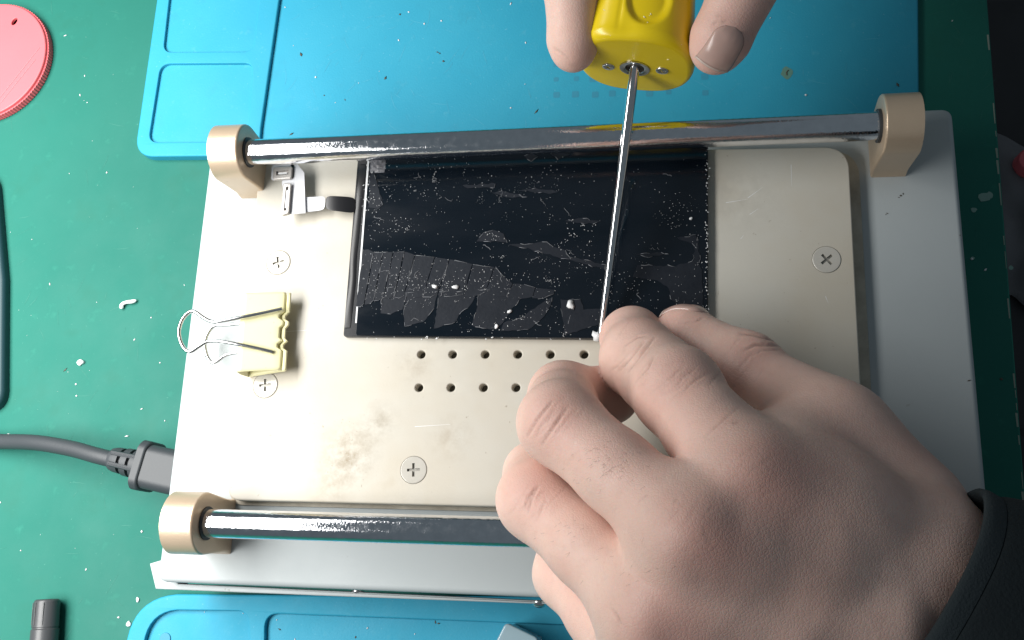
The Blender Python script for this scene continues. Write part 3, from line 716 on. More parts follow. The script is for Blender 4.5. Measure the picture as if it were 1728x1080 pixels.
# ================================================================== POWER CORD
zc = -17.0
t_w = thing('power_cord', 'dark grey power cord plugged into the left side of the machine', 'power cord', (*P2(120, 760, ZT), ZT))
mb = MB(); cpts = [P(-260, 800, ZT + 3.2), P(-160, 760, ZT + 3.2), P(-60, 744, ZT + 4), P(0, 745, ZT + 6), P(60, 747, zc - 6), P(120, 757, zc - 2.5), P(160, 768, zc - .6), P(192, 776, zc)]
tube(mb, spline(cpts, 8), 2.85, 18); mb.build('cable', M['cord'], t_w)
p0 = P(188, 774, zc); p1 = P(246, 787, zc); ax = p1 - p0; Lr = np.linalg.norm(ax)
mb = MB(); prof = [(3.0, 0), (3.9, .5), (4.1, 1.2)]
for k in range(3):
    z_ = 2.2 + k * (Lr - 2) / 3; w_ = (Lr - 2) / 3; r_ = 4.4 + k * .45
    prof += [(r_, z_), (r_ + .1, z_ + w_ * .62), (3.3 + k * .4, z_ + w_ * .66), (3.3 + k * .4, z_ + w_ * .96)]
prof += [(5.4, Lr + .3), (5.5, Lr + 1)]
lathe(mb, prof, axis_xf(p0, ax), 24); sr = mb.build('strain_relief', M['cord'], t_w, sharp=40)
for an in (math.pi / 2 - .5, math.pi / 2 + .4):
    f_ = axis_xf(p0, ax); mb = MB(); path = [f_((math.cos(an) * (4.35 + .45 * k / 2), math.sin(an) * (4.35 + .45 * k / 2), 2 + k * (Lr - 3) / 2)) for k in range(3)]
    tube(mb, path, .9, 8); mb.build('web', M['cord'], sr)
po = P(244, 786, zc); f_ = axis_xf(po, ax); Lp = (-125.5 - po[0]) / (ax[0] / Lr)
mb = MB(); prism(mb, round_poly([(-8.6, -7), (8.6, -7), (8.6, 5), (6.2, 7.6), (-6.2, 7.6), (-8.6, 5)], 3.2, 6), 0, 3.0, .8, xf=f_); mb.build('plug_collar', M['cord'], t_w)
mb = MB(); prism(mb, round_poly([(-7.6, -6.4), (7.6, -6.4), (7.6, 4.5), (5.6, 6.8), (-5.6, 6.8), (-7.6, 4.5)], 3.0, 6), 3.0, Lp, .4, xf=f_); mb.build('plug_body', M['cord'], t_w)
q = f_((0, 0, Lp)); mb = MB(); prism(mb, round_poly([(-10.5, -8.5), (10.5, -8.5), (10.5, 8.5), (-10.5, 8.5)], 2), 0, 1.6, .5, xf=lambda p: (-125.02 - p[2], q[1] + p[0], zc + p[1])); mb.build('power_inlet', M['marker'], t_m)

# ================================================================== RED DISC, MARKER, TEAL SLAB, BOX
c = P(-21, 101, ZT + 4.5); R0 = float(np.linalg.norm(P(76, 101, ZT + 4.5) - c))
t_r = thing('opening_disc', 'round red plastic opening disc with serrated rim and a hole', 'pry disc', (c[0], c[1], ZT))
pts = []
for k in range(260):
    a_ = 2 * math.pi * k / 260; r_ = R0 + (.18 if k % 2 else -.18); pts.append((c[0] + r_ * math.cos(a_), c[1] + r_ * math.sin(a_)))
h = P(24, 36, ZT + 4.5); hol = [(h[0] + 1.15 * math.cos(k * .5236) * 1.1 + .35 * math.sin(k * .5236), h[1] + 1.7 * math.sin(k * .5236)) for k in range(12)]
mb = MB(); prism(mb, circle(c[0], c[1], R0 - .6, 90), ZT + 3.2, ZT + 4.5, .5, 3, holes=[(hol, 4.2, .25, True)]); disc = mb.build('disc', M['red'], t_r)
mb = MB(); prism(mb, pts, ZT + .3, ZT + 3.2, .0); mb.build('serrated_rim', M['red'], t_r, sharp=10)
for (x0, y0, x1, y1) in [(-6, 172, 67, 80), (-6, 182, 60, 100)]:
    mb = MB(); q0 = P(x0, y0, ZT + 4.5); q1 = P(x1, y1, ZT + 4.5); tube(mb, [q0 + (q1 - q0) * k / 4 for k in range(5)], .22, 8); mb.build('raised_line', M['red'], disc)

t_k = thing('marker_pen', 'charcoal marker pen lying on the green bench beside the front mat', 'marker', (*P2(77, 1060, ZT), ZT))
q0 = P(80, 1012, ZT + 4.7); q1 = P(70, 1140, ZT + 4.7); f_ = axis_xf(q0, q1 - q0)
mb = MB(); lathe(mb, [(3.6, -.2), (4.1, .15), (4.35, .7), (4.5, 8.5), (4.55, 9.2)], f_, 28); mb.build('cap', M['marker'], t_k)
mb = MB(); lathe(mb, [(4.55, 9.2), (4.35, 9.35), (4.35, 9.8), (4.7, 10.1), (4.75, 60), (4.4, 60.6)], f_, 28); mb.build('barrel', M['marker'], t_k)
for an in (1.2, 1.9, 2.4):
    mb = MB(); tube(mb, [f_((4.55 * math.cos(an), 4.55 * math.sin(an), z_)) for z_ in (.9, 8.4)], .12, 6); mb.build('cap_ridge', M['marker'], t_k)

mb = MB(); prism(mb, round_poly(mpx([(-120, 690), (4, 695), (6, 470), (-8, 300), (-120, 220)], ZT + 4), [4, 7, 6, 10, 4], 8), ZT, ZT + 4, 1.8, 5)  # low dark teal slab reaching in at the left edge
tag(mb.build('teal_slab', M['teal_rubber']), 'dark teal rubber slab edge below the red disc', 'tool case')

zx = ZM - 2 + 14
t_b = thing('plastic_box', 'frosted pale blue plastic box corner standing on the front mat', 'plastic box', (*P2(860, 1090, ZM - 2), ZM - 2))
bxp = [P2(853, 1050, zx), P2(910, 1078, zx), P2(880, 1150, zx), P2(822, 1112, zx)]
mb = MB(); prism(mb, round_poly(bxp, 1.5, 4), zx - 3, zx, .6); mb.build('lid', M['frost'], t_b)
mb = MB(); prism(mb, offset(ccw(round_poly(bxp, 1.5, 4)), .6), ZM - 1.99, zx - 3, .1); mb.build('container', M['frost'], t_b)

# things on the floor side, right of the bench: a dark stool with a grey cloth and a red cap
t_s = thing('stool', 'dark stool standing beside the bench, right edge of the picture', 'stool', (210, 60, -740))
cs = P(1820, 330, -330)
mb = MB(); prism(mb, round_poly([(cs[0] - 150, cs[1] - 150), (cs[0] + 150, cs[1] - 150), (cs[0] + 150, cs[1] + 150), (cs[0] - 150, cs[1] + 150)], 40), -360, -330, 8); mb.build('seat', M['floor'], t_s)
for (x, y) in ((-120, -120), (120, -120), (120, 120), (-120, 120)):
    mb = MB(); tube(mb, [(cs[0] + x, cs[1] + y, -740), (cs[0] + x * .95, cs[1] + y * .95, -358)], 14, 12); mb.build('leg', M['floor'], t_s)
mb = MB(); n = 28; V = []; c = P(1745, 370, -325); F = []
for i in range(n):
    for j in range(n):
        u = i / (n - 1) - .5; v = j / (n - 1) - .5; w_ = 1 + .12 * math.sin(7 * math.atan2(v, u + 1e-6))
        V.append((c[0] + u * 90 * w_, c[1] + v * 110 * w_, -329 + max(0, 1 - 3.4 * (u * u + v * v)) * (14 + 9 * math.sin(13 * u + 4 * v) * math.cos(9 * v - 3 * u))))
for i in range(n - 1):
    for j in range(n - 1): F.append((i * n + j, (i + 1) * n + j, (i + 1) * n + j + 1, i * n + j + 1))
mb.add(V, F); q = mb.build('cleaning_rag', M['grey_cloth'], sharp=0); q.modifiers.new('t', 'SOLIDIFY').thickness = .003
tag(q, 'crumpled grey rag in the dark beyond the right bench edge', 'rag')
c = P(1706, 298, -329)
mb = MB(); lathe(mb, [(8, 0), (8.4, 1), (8, 9), (7, 10.5), (3, 11)], axis_xf((c[0] + 4, c[1], -313), (0, 0, 1), (0, 1, 0)), 28)
tag(mb.build('bottle_cap', M['red']), 'red cap in the dark beyond the right bench edge', 'cap')

# ================================================================== YELLOW ROTARY TOOL
tipP = P(1013, 572, 8.9); frontP = P(1071, 115, 33.0)
axv = frontP - tipP; Lrod = np.linalg.norm(axv); axv /= Lrod
t_t = thing('glue_remover_tool', 'yellow rotary glue remover with long steel rod, held over the black panel', 'rotary tool', tipP)
f_ = axis_xf(tipP, axv)
mb = MB(); lathe(mb, [(.35, -.5), (.8, .2), (1.0, 2), (1.05, 20), (1.15, 40), (1.5, Lrod - 20), (1.55, Lrod + 4)], f_, 20); mb.build('rod', M['shaft'], t_t)
# handle: super-elliptic loft along the axis
def handle():
    V = []; F = []; n = 220
    zs_ = [0.0, .15, .5, 1.0, 1.7, 2.6, 3.3, 4, 4.5, 5, 5.5, 6, 6.6, 7.3, 8, 9, 10, 11, 12, 14, 16, 18, 20, 22, 24, 27, 30, 34, 38, 44, 50, 60, 70, 80, 90, 96, 99, 100]
    for z in zs_:
        if z < 2.6: base = 17.6 - 2.1 * (1 - math.sqrt(max(0, 1 - ((2.6 - z) / 2.6) ** 2)))
        elif z < 44: base = 17.6 - 4.5 * ((z - 2.6) / 41.4) ** .8
        else: base = 13.1 + 1.5 * math.sin((z - 44) / 56 * math.pi)
        if z > 95: base *= math.sqrt(max(0, 1 - ((z - 95) / 5.2) ** 2))
        for k in range(n):
            a_ = 2 * math.pi * k / n; ca, sa = math.cos(a_), math.sin(a_)
            ex = 2.5; r = base / (abs(ca) ** ex + abs(sa) ** ex) ** (1 / ex)
            if sa < 0: r *= 1 - .10 * (-sa) ** 1.5
            # central ridge on the upper side, running into a V at the end face
            dth = (a_ - math.pi / 2)
            fade = min(1, max(0, (z - 1) / 6))
            r += .9 * math.exp(-(dth / .07) ** 2) * 0
            r -= .30 * math.exp(-((dth + .25) / .035) ** 2) * fade; r -= .7 * math.exp(-((dth + .12) / .22) ** 2) * math.exp(-((z - 3) / 2.5) ** 2)                       # parting seam
            # scooped thumb rest right of the seam (local -x is the picture's right)
            u = (dth - .20) / .42; w_ = (z - 14) / 10.0
            if u * u + w_ * w_ < 1 or (z > 14 and abs(u) < 1):
                q = 1 - u * u - (w_ * w_ if z < 14 else 0); e_ = max(0, min(1, q * 2.2)); r -= 1.5 * e_ * e_ * (3 - 2 * e_)
            # flat facets falling away right of it
            V.append(f_((r * ca, r * sa, Lrod + z + .26 * r * sa)))
    m = len(zs_)
    for i in range(m - 1):
        for k in range(n): F.append((i * n + k, i * n + (k + 1) % n, (i + 1) * n + (k + 1) % n, (i + 1) * n + k))
    # end face with bearing hole
    hr = 4.55; h0 = len(V)
    for k in range(n): V.append(f_((hr * math.cos(2 * math.pi * k / n), hr * math.sin(2 * math.pi * k / n), Lrod + .26 * hr * math.sin(2 * math.pi * k / n))))
    for k in range(n): F.append((k, (k + 1) % n, h0 + (k + 1) % n, h0 + k))
    h1 = len(V)
    for k in range(n): V.append(f_((hr * math.cos(2 * math.pi * k / n), hr * math.sin(2 * math.pi * k / n), Lrod + 3)))
    for k in range(n): F.append((h0 + k, h0 + (k + 1) % n, h1 + (k + 1) % n, h1 + k))
    F.append(tuple(h1 + k for k in range(n))); F.append(tuple((m - 1) * n + k for k in range(n)))
    mb = MB(); mb.add(V, F); return mb.build('handle', M['yellow'], t_t, sharp=50)
hd = handle()
mb = MB(); lathe(mb, [(2.9, -.1), (3.4, -.35), (4.5, -.35), (4.5, 1.6), (2.9, 1.6), (2.9, -.1)], axis_xf(tipP + axv * Lrod, axv - .26 * (np.array([0, 0, 1.0]) - axv * axv[2])), 32, close=False); mb.build('bearing', M['steel'], t_t)
mb = MB(); lathe(mb, [(2.9, .6), (1.5, .6), (1.5, 1.0), (2.9, 1.0)], axis_xf(tipP + axv * Lrod, axv), 24, close=False); mb.build('bearing_shield', M['darkhole'], t_t)
for sx in (-8.2, 7.9):
    ff = axis_xf(f_((sx, 0.0, Lrod)), -(axv - .26 * (np.array([0, 0, 1.0]) - axv * axv[2])))
    mb = MB(); cr = plus(1.15, .24, .4); prism(mb, circle(0, 0, 1.9, 20), -.3, .5, .3, 3, holes=[(cr, .5, 0, True)], xf=ff); mb.build('screw', M['steel'], t_t)
mb = MB()
from mathutils.bvhtree import BVHTree
def bvh_of(o):
    w = np.array(o.parent.location) / S; return BVHTree.FromPolygons([Vector(v.co) / S + Vector(w) for v in o.data.vertices], [tuple(p.vertices) for p in o.data.polygons])
hb_ = bvh_of(hd)
for (x, y) in [(1021, 17), (1093, 38), (1087, 28), (1098, 23), (1019, 16), (1096, 26), (1030, 60), (1150, 75), (1010, 90), (1128, 100)]:
    d = P(x, y, 0) - CAM; hit = hb_.ray_cast(Vector(CAM), Vector(d / np.linalg.norm(d)))
    if hit[0] is not None: speck(mb, np.array(hit[0]), random.uniform(.12, .45), .2)
tag(mb.build('paint_flecks', mat('pale_fleck', (.85, .80, .5), .5), t_t, sharp=0), kind='stuff')

# ================================================================== HANDS (signed-distance modelling -> one continuous mesh each)
def grid_field(lo, hi, h):
    lo = np.array(lo, float); n = np.ceil((np.array(hi) - lo) / h).astype(int) + 1
    ax_ = [lo[i] + h * np.arange(n[i]) for i in range(3)]
    return lo, n, ax_
class Field:
    def __init__(s, lo, hi, h): s.lo, s.n, s.ax = grid_field(lo, hi, h); s.h = h; s.f = np.full(s.n, 30.0, np.float32)
    def sub(s, a, b, pad):
        mn = np.minimum(a, b) - pad; mx = np.maximum(a, b) + pad
        i0 = np.clip(np.floor((mn - s.lo) / s.h).astype(int), 0, s.n); i1 = np.clip(np.ceil((mx - s.lo) / s.h).astype(int) + 1, 0, s.n)
        sl = tuple(slice(i0[i], i1[i]) for i in range(3))
        X = s.ax[0][sl[0]][:, None, None]; Y = s.ax[1][sl[1]][None, :, None]; Z = s.ax[2][sl[2]][None, None, :]
        return sl, X, Y, Z
    def cone(s, a, b, ra, rb, k=4.0, cut=False):
        a = np.array(a, float); b = np.array(b, float); sl, X, Y, Z = s.sub(a, b, max(ra, rb) + 14)
        d = b - a; L2 = d @ d + 1e-9
        t_ = np.clip(((X - a[0]) * d[0] + (Y - a[1]) * d[1] + (Z - a[2]) * d[2]) / L2, 0, 1)
        q = np.sqrt((X - a[0] - t_ * d[0]) ** 2 + (Y - a[1] - t_ * d[1]) ** 2 + (Z - a[2] - t_ * d[2]) ** 2) - (ra + (rb - ra) * t_)
        s.blend(sl, q.astype(np.float32), k, cut)
    def blend(s, sl, q, k, cut=False):
        g = s.f[sl]
        if cut: q = -q; hh = np.maximum(k - np.abs(g - q), 0) / k; s.f[sl] = np.maximum(g, q) + hh * hh * k / 4
        else: hh = np.maximum(k - np.abs(g - q), 0) / k; s.f[sl] = np.minimum(g, q) - hh * hh * k / 4
def smin(a, b, k):
    hh = np.maximum(k - np.abs(a - b), 0) / k; return np.minimum(a, b) - hh * hh * k / 4
def surface_nets(f, lo, h):
    s = f < 0; nx, ny, nz = f.shape
    c = [s[dx:nx - 1 + dx, dy:ny - 1 + dy, dz:nz - 1 + dz] for dx in (0, 1) for dy in (0, 1) for dz in (0, 1)]
    cnt = sum(x.astype(np.int8) for x in c); act = (cnt > 0) & (cnt < 8)
    I = np.argwhere(act); idx = np.full(act.shape, -1, np.int64); idx[act] = np.arange(len(I))
    corner = np.array([(dx, dy, dz) for dx in (0, 1) for dy in (0, 1) for dz in (0, 1)])
    val = np.stack([f[I[:, 0] + d[0], I[:, 1] + d[1], I[:, 2] + d[2]] for d in corner], 1).astype(float)
    acc = np.zeros((len(I), 3)); num = np.zeros(len(I))
    for i in range(8):
        for j in range(i + 1, 8):
            if np.abs(corner[i] - corner[j]).sum() == 1:
                m = (val[:, i] < 0) != (val[:, j] < 0); t_ = val[:, i] / (val[:, i] - val[:, j] + 1e-12)
                p = corner[i] + t_[:, None] * (corner[j] - corner[i]); acc[m] += p[m]; num[m] += 1
    V = lo + h * (I + acc / num[:, None]); Q = []
    for axx in range(3):
        sl0 = [slice(None)] * 3; sl1 = [slice(None)] * 3; sl0[axx] = slice(0, -1); sl1[axx] = slice(1, None)
        e = s[tuple(sl0)] != s[tuple(sl1)]
        E = np.argwhere(e); u, v = [(1, 2), (2, 0), (0, 1)][axx]
        ok = (E[:, u] > 0) & (E[:, v] > 0) & (E[:, u] < f.shape[u] - 1) & (E[:, v] < f.shape[v] - 1); E = E[ok]
        ins_ = s[E[:, 0], E[:, 1], E[:, 2]]
        def cell(du, dv):
            C = E.copy(); C[:, u] += du; C[:, v] += dv; return idx[C[:, 0], C[:, 1], C[:, 2]]
        q = np.stack([cell(-1, -1), cell(0, -1), cell(0, 0), cell(-1, 0)], 1)
        q[~ins_] = q[~ins_][:, ::-1]; Q.append(q)
    return V, np.concatenate(Q)
def vnormals(V, Q):
    n = np.cross(V[Q[:, 2]] - V[Q[:, 0]], V[Q[:, 3]] - V[Q[:, 1]]); N = np.zeros_like(V)
    for k in range(4): np.add.at(N, Q[:, k], n)
    return N / (np.linalg.norm(N, axis=1)[:, None] + 1e-12)
def relax(V, Q, it, w=.5):
    for _ in range(it):
        A = np.zeros_like(V); c = np.zeros(len(V))
        for k in range(4):
            np.add.at(A, Q[:, k], V[Q[:, (k + 1) % 4]] + V[Q[:, (k - 1) % 4]]); np.add.at(c, Q[:, k], 2)
        V = V * (1 - w) + w * A / c[:, None]
    return V
def seg_dist(XY, poly):
    d = np.full(len(XY), 1e9); tt = np.zeros(len(XY)); n = len(poly) - 1
    for i in range(n):
        a_ = np.array(poly[i]); b__ = np.array(poly[i + 1]); ab = b__ - a_
        t_ = np.clip(((XY - a_) @ ab) / (ab @ ab), 0, 1); q = np.linalg.norm(XY - a_ - t_[:, None] * ab, axis=1)
        m = q < d; d[m] = q[m]; tt[m] = (i + t_[m]) / n
    return d, tt
def hand_mesh(name, V, Q, root, creases, tints, moles=(), relax_it=2):
    V = relax(V, Q, relax_it)
    N = vnormals(V, Q); view = CAM - V; view /= np.linalg.norm(view, axis=1)[:, None]; fac = (N * view).sum(1)
    XY = px_of(V); tint = np.zeros((len(V), 4)); tint[:, 3] = 1
    for (poly, width, depth, zmin) in creases:               # creases carved into the skin; their shade and darker pigment painted into tint
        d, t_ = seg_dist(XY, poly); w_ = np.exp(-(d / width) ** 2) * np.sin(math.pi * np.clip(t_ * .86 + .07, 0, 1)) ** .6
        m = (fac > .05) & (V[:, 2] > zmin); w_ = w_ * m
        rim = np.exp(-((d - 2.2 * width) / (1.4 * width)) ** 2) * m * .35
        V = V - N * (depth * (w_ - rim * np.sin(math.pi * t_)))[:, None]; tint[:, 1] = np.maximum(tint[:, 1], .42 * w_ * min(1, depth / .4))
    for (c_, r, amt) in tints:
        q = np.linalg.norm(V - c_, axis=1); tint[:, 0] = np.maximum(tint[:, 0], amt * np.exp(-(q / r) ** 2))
    for (x, y, r, amt) in moles:
        q = np.linalg.norm(XY - [x, y], axis=1); tint[:, 1] = np.maximum(tint[:, 1], amt * np.exp(-(q / r) ** 2) * (fac > 0))
    w = np.array(list(root['_w'])); me = bpy.data.meshes.new(name)
    me.vertices.add(len(V)); me.vertices.foreach_set('co', ((V - w) * S).ravel())
    me.loops.add(Q.size); me.loops.foreach_set('vertex_index', Q.ravel().astype(np.int32))
    me.polygons.add(len(Q)); me.polygons.foreach_set('loop_start', (np.arange(len(Q)) * 4).astype(np.int32))
    me.update(calc_edges=True); me.validate(); me.shade_smooth()
    at = me.color_attributes.new('tint', 'FLOAT_COLOR', 'POINT'); at.data.foreach_set('color', tint.ravel())
    me.materials.append(M['skin']); o = bpy.data.objects.new(name, me); col.objects.link(o); o.parent = root; o['_w'] = list(map(float, w))
    return o, V, N, XY, fac

# ---- lower hand: index finger presses the rod tip, other fingers curled
J = dict(
    i=[P(1262, 815, 74), P(1143, 660, 57), P(1080, 606, 38), P(1066, 570, 22)],
    m=[P(1170, 908, 79), P(945, 714, 61), P(950, 668, 38), P(1024, 668, 26)],
    r=[P(1108, 1035, 70), P(908, 843, 49), P(905, 800, 30), P(975, 795, 20)],
    l=[P(1085, 1135, 60), P(958, 968, 38), P(955, 930, 26), P(1010, 925, 18)],
    t=[P(1508, 868, 46), P(1410, 740, 43), P(1258, 624, 31), P(1160, 565, 24)])
Rd = dict(i=[12.0, 11.0, 10.3, 8.7], m=[12.2, 10.2, 8.9, 8.0], r=[12.0, 10.2, 8.5, 7.5], l=[10.6, 8.6, 7.0, 6.2], t=[13.5, 11.5, 9.9, 7.6])
h = .62
allp = np.array([p for k in J for p in J[k]] + [P(1900, 1150, 50)])
lo = allp.min(0) - 26; hi = allp.max(0) + 26; hi[0] = min(hi[0], P(1760, 1000, 50)[0]); lo[1] = max(lo[1], P(1000, 1250, 70)[1])
pal = Field(lo, hi, h)
W1, W2 = P(1555, 968, 56), P(1535, 1045, 55)
car = dict(i=P(1545, 930, 59), m=P(1520, 985, 62), r=P(1490, 1045, 66), l=P(1455, 1105, 64))
for k in 'imrl':
    pal.cone(J[k][0], car[k], Rd[k][0] * .97, 13.0, 9)
pal.cone((J['i'][0] + car['i']) / 2, (J['r'][0] + car['r']) / 2, 13, 13, 9)
pal.cone(W1, P(1790, 1120, 50), 14.5, 15.5, 10); pal.cone(W2, P(1760, 1165, 49), 15, 16, 10)
pal.cone(J['t'][0], W1, 13.5, 14.5, 10)
pal.cone(J['t'][0], J['t'][1], 13.5, 11.5, 6)
pal.cone(P(1335, 800, 60), P(1425, 770, 46), 11.5, 11, 9)       # web between thumb and index
pal.cone(P(1300, 760, 56), P(1380, 720, 44), 8.5, 9, 9)
for k, r_, up in (('i', 6.3, 5.6), ('m', 6.5, 5.7), ('r', 6.0, 5.7), ('l', 5, 5.2)):                           # knuckles and tendons
    q = J[k][0] + np.array([0, 0, up]); pal.cone(q, q + (car[k] - J[k][0]) * .05, r_, r_, 6)
    a_ = J[k][0] + np.array([0, 0, Rd[k][0] - 2.1]); b__ = car[k] + np.array([0, 0, 10.0]); pal.cone(a_, b__, 2.6, 2.4, 7)
for a_, b__ in (('i', 'm'), ('m', 'r'), ('r', 'l')):            # hollows between the knuckles
    q = (J[a_][0] + J[b__][0]) / 2 + (car[a_] - J[a_][0]) * .13 + np.array([0, 0, 17.5]); e = q + (car[a_] - J[a_][0]) * .35 + np.array([0, 0, 3.0])
    pal.cone(q, e, 2.6, 2.0, 9, cut=True)
for a_, b__ in (('i', 'm'), ('m', 'r'), ('r', 'l')):            # flesh between the metacarpals
    for t_ in (.10, .28, .5):
        pal.cone(J[a_][0] + (car[a_] - J[a_][0]) * t_, J[b__][0] + (car[b__] - J[b__][0]) * t_, 10.8, 10.8, 8)
tot = None
for k in 'imrlt':
    fg = Field(lo, hi, h); j = J[k]; r = Rd[k]
    if k == 't': fg.cone(j[0], j[1], r[0], r[1] * .96, 3)
    else:
        mid = j[0] * .45 + j[1] * .55; fg.cone(j[0], mid, r[0] * .92, r[1] * .91, 3); fg.cone(mid, j[1], r[1] * .91, r[1] * .97, 3)
    mid = (j[1] + j[2]) / 2; mr = (r[1] * .46 + r[2] * .5) * .97
    fg.cone(j[1], mid, r[1] * .96, mr, 4); fg.cone(mid, j[2], mr, r[2], 4); fg.cone(j[2], j[3], r[2] * .97, r[3], 4)
    
    # finger pad
    ext = (j[3] - j[2]) / np.linalg.norm(j[3] - j[2]); fg.cone(j[3] + ext * 1.0, j[3] + ext * 3.0, r[3] * .93, r[3] * .80, 4)
    f_all = smin(pal.f, fg.f, 7.0 if k != 't' else 9.0)
    tot = f_all if tot is None else smin(tot, f_all, .5)
V, Q = surface_nets(tot, lo, h)
t_h = thing('hand', 'large hand in dark sleeve, index finger pressing the steel rod tip on the panel', 'hand', (*J['m'][1][:2], PT))
def z1(x, y): return (820 + x / 2.7, 480 + y / 2.7)
def z6(x, y): return (800 + x / 3, 720 + y / 3)
cre = [([z1(605, 395), z1(650, 345), z1(720, 262)], 2.0, .55, 20), ([z1(645, 400), z1(700, 330), z1(770, 240)], 1.8, .5, 20), ([z1(685, 440), z1(740, 380), z1(765, 330)], 1.5, .35, 20),
       ([z1(630, 280), z1(690, 240), z1(725, 232)], 1.4, .3, 20), ([z1(560, 400), z1(600, 370), z1(640, 330)], 1.4, .25, 20),
       ([z1(190, 690), z1(240, 610), z1(305, 530)], 1.9, .45, 40), ([z1(255, 730), z1(310, 650), z1(375, 555)], 1.9, .45, 40), ([z1(225, 700), z1(250, 650), z1(300, 600)], 1.3, .22, 40),
       ([z1(190, 1040), z1(215, 960), z1(240, 915)], 1.9, .4, 40), ([z6(255, 420), z6(275, 360), z6(310, 310)], 1.7, .35, 40), ([z6(320, 470), z6(345, 410), z6(365, 370)], 1.5, .25, 40),
       ([z1(1175, 300), z1(1230, 275), z1(1335, 280)], 1.8, .5, 15), ([z1(1160, 222), z1(1230, 232), z1(1330, 262)], 1.8, .4, 15), ([z1(1200, 330), z1(1260, 300), z1(1330, 300)], 1.3, .25, 15), ([z1(910, 175), z1(960, 170), z1(990, 150)], 1.3, .3, 10),
       ([z6(1010, 420), z6(1020, 380), z6(1030, 340)], 1.3, .2, 50), ([z6(830, 390), z6(850, 360), z6(880, 345)], 1.3, .2, 50),
       ([z1(870, 460), z1(900, 420), z1(950, 385)], 1.6, .25, 40), ([z1(900, 490), z1(940, 450), z1(985, 420)], 1.5, .22, 40), ([z1(850, 430), z1(870, 400), z1(910, 370)], 1.3, .18, 40),
       ([z1(1000, 690), z1(1060, 640), z1(1150, 560)], 1.8, .18, 40), ([z6(700, 920), z6(725, 960), z6(745, 1000)], 2.0, .35, 30)]
up = np.array([0, 0, 9.0])
for k, ji in (('i', 1), ('i', 2), ('m', 1), ('r', 1), ('t', 2), ('i', 0), ('m', 0)):
    j = J[k]; c_ = px_of(np.array([j[ji] + [0, 0, Rd[k][ji] * .9]]))[0]; d_ = px_of(np.array([j[max(ji - 1, 0)], j[max(ji - 1, 0) + 1]])); d_ = (d_[1] - d_[0]) / np.linalg.norm(d_[1] - d_[0]); n_ = np.array([-d_[1], d_[0]])
    for q_ in range(11):
        o_ = c_ + d_ * random.gauss(0, 20) + n_ * random.gauss(0, 20); L_ = random.uniform(10, 30); b_ = random.uniform(-4, 4)
        cre.append(([tuple(o_ - n_ * L_), tuple(o_ + d_ * b_), tuple(o_ + n_ * L_ + d_ * random.uniform(-3, 3))], random.uniform(1.1, 1.7), random.uniform(.06, .16), 20))
tin = [(J[k][0] + np.array([3, -2, 12.0]), 11, .75) for k in 'imr'] + [(J[k][1] + up, 8, .55) for k in 'imr'] + [(J['i'][2] + up, 7, .35), (J['t'][2] + up, 9, .4), (J['m'][3], 12, .6), (J['t'][3], 8, .3), (J['m'][2], 9, .35)]
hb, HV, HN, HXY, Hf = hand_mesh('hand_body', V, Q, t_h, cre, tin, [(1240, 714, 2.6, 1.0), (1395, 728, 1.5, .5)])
# thumb nail (seen almost edge on)
def nail(body, cen, along, out, wdt, ln, parent, lift=.28):
    """nail plate laid on the finger's own surface; the free edge is a pale strip"""
    tree = bvh_of(body); al = np.array(along) / np.linalg.norm(along); o_ = np.array(out, float); o_ -= al * (o_ @ al); o_ /= np.linalg.norm(o_); sd = np.cross(al, o_)
    n, m = 25, 17; G = np.zeros((n, m, 3)); ok = np.zeros((n, m), bool)
    for i in range(n):
        u = i / (n - 1); hw = wdt * (.86 + .14 * u) * (math.sqrt(max(0, 1 - (1 - u / .3) ** 2)) if u < .3 else 1)
        for k in range(m):
            v = k / (m - 1) * 2 - 1; p = cen + al * ((u - .5) * ln - (.10 * ln * v * v if u > .6 else 0) * (u - .6) / .4) + sd * hw * v
            hit = tree.ray_cast(Vector(p + o_ * 20), Vector(-o_))
            edge = min(1, (1 - abs(v)) * 6, u * 8); d = lift * edge - .12 * (1 - edge)
            if hit[0] is not None and (np.array(hit[0]) - cen) @ o_ > -6: G[i, k] = np.array(hit[0]) + o_ * d; ok[i, k] = True
    for k in range(m):
        for i in range(2, n):
            if not ok[i, k]: G[i, k] = 2 * G[i - 1, k] - G[i - 2, k]
            else:                                         # the plate bends less than the flesh under it
                q = 2 * G[i - 1, k] - G[i - 2, k] - o_ * .05
                if (G[i, k] - q) @ o_ < 0: G[i, k] += o_ * ((q - G[i, k]) @ o_)
    def part(name, a_, b__, mt, par):
        V = G[a_:b__].reshape(-1, 3); c_ = b__ - a_; mb = MB(); mb.add(V, [(i * m + k, i * m + k + 1, (i + 1) * m + k + 1, (i + 1) * m + k) for i in range(c_ - 1) for k in range(m - 1)])
        o = mb.build(name, mt, par, sharp=0); sm = o.modifiers.new('t', 'SOLIDIFY'); sm.thickness = .0004; sm.offset = 0; return o
    f = part('fingernail', 0, n - 1, M['nail'], parent); part('free_edge', n - 2, n, M['nail_edge'], f); return f
al = J['t'][3] - J['t'][2]; al /= np.linalg.norm(al); out = np.array([.55, .72, .42]); out -= al * (out @ al); out /= np.linalg.norm(out)
nail(hb, J['t'][3] + al * 3.4, al, out, 4.8, 11.5, t_h)
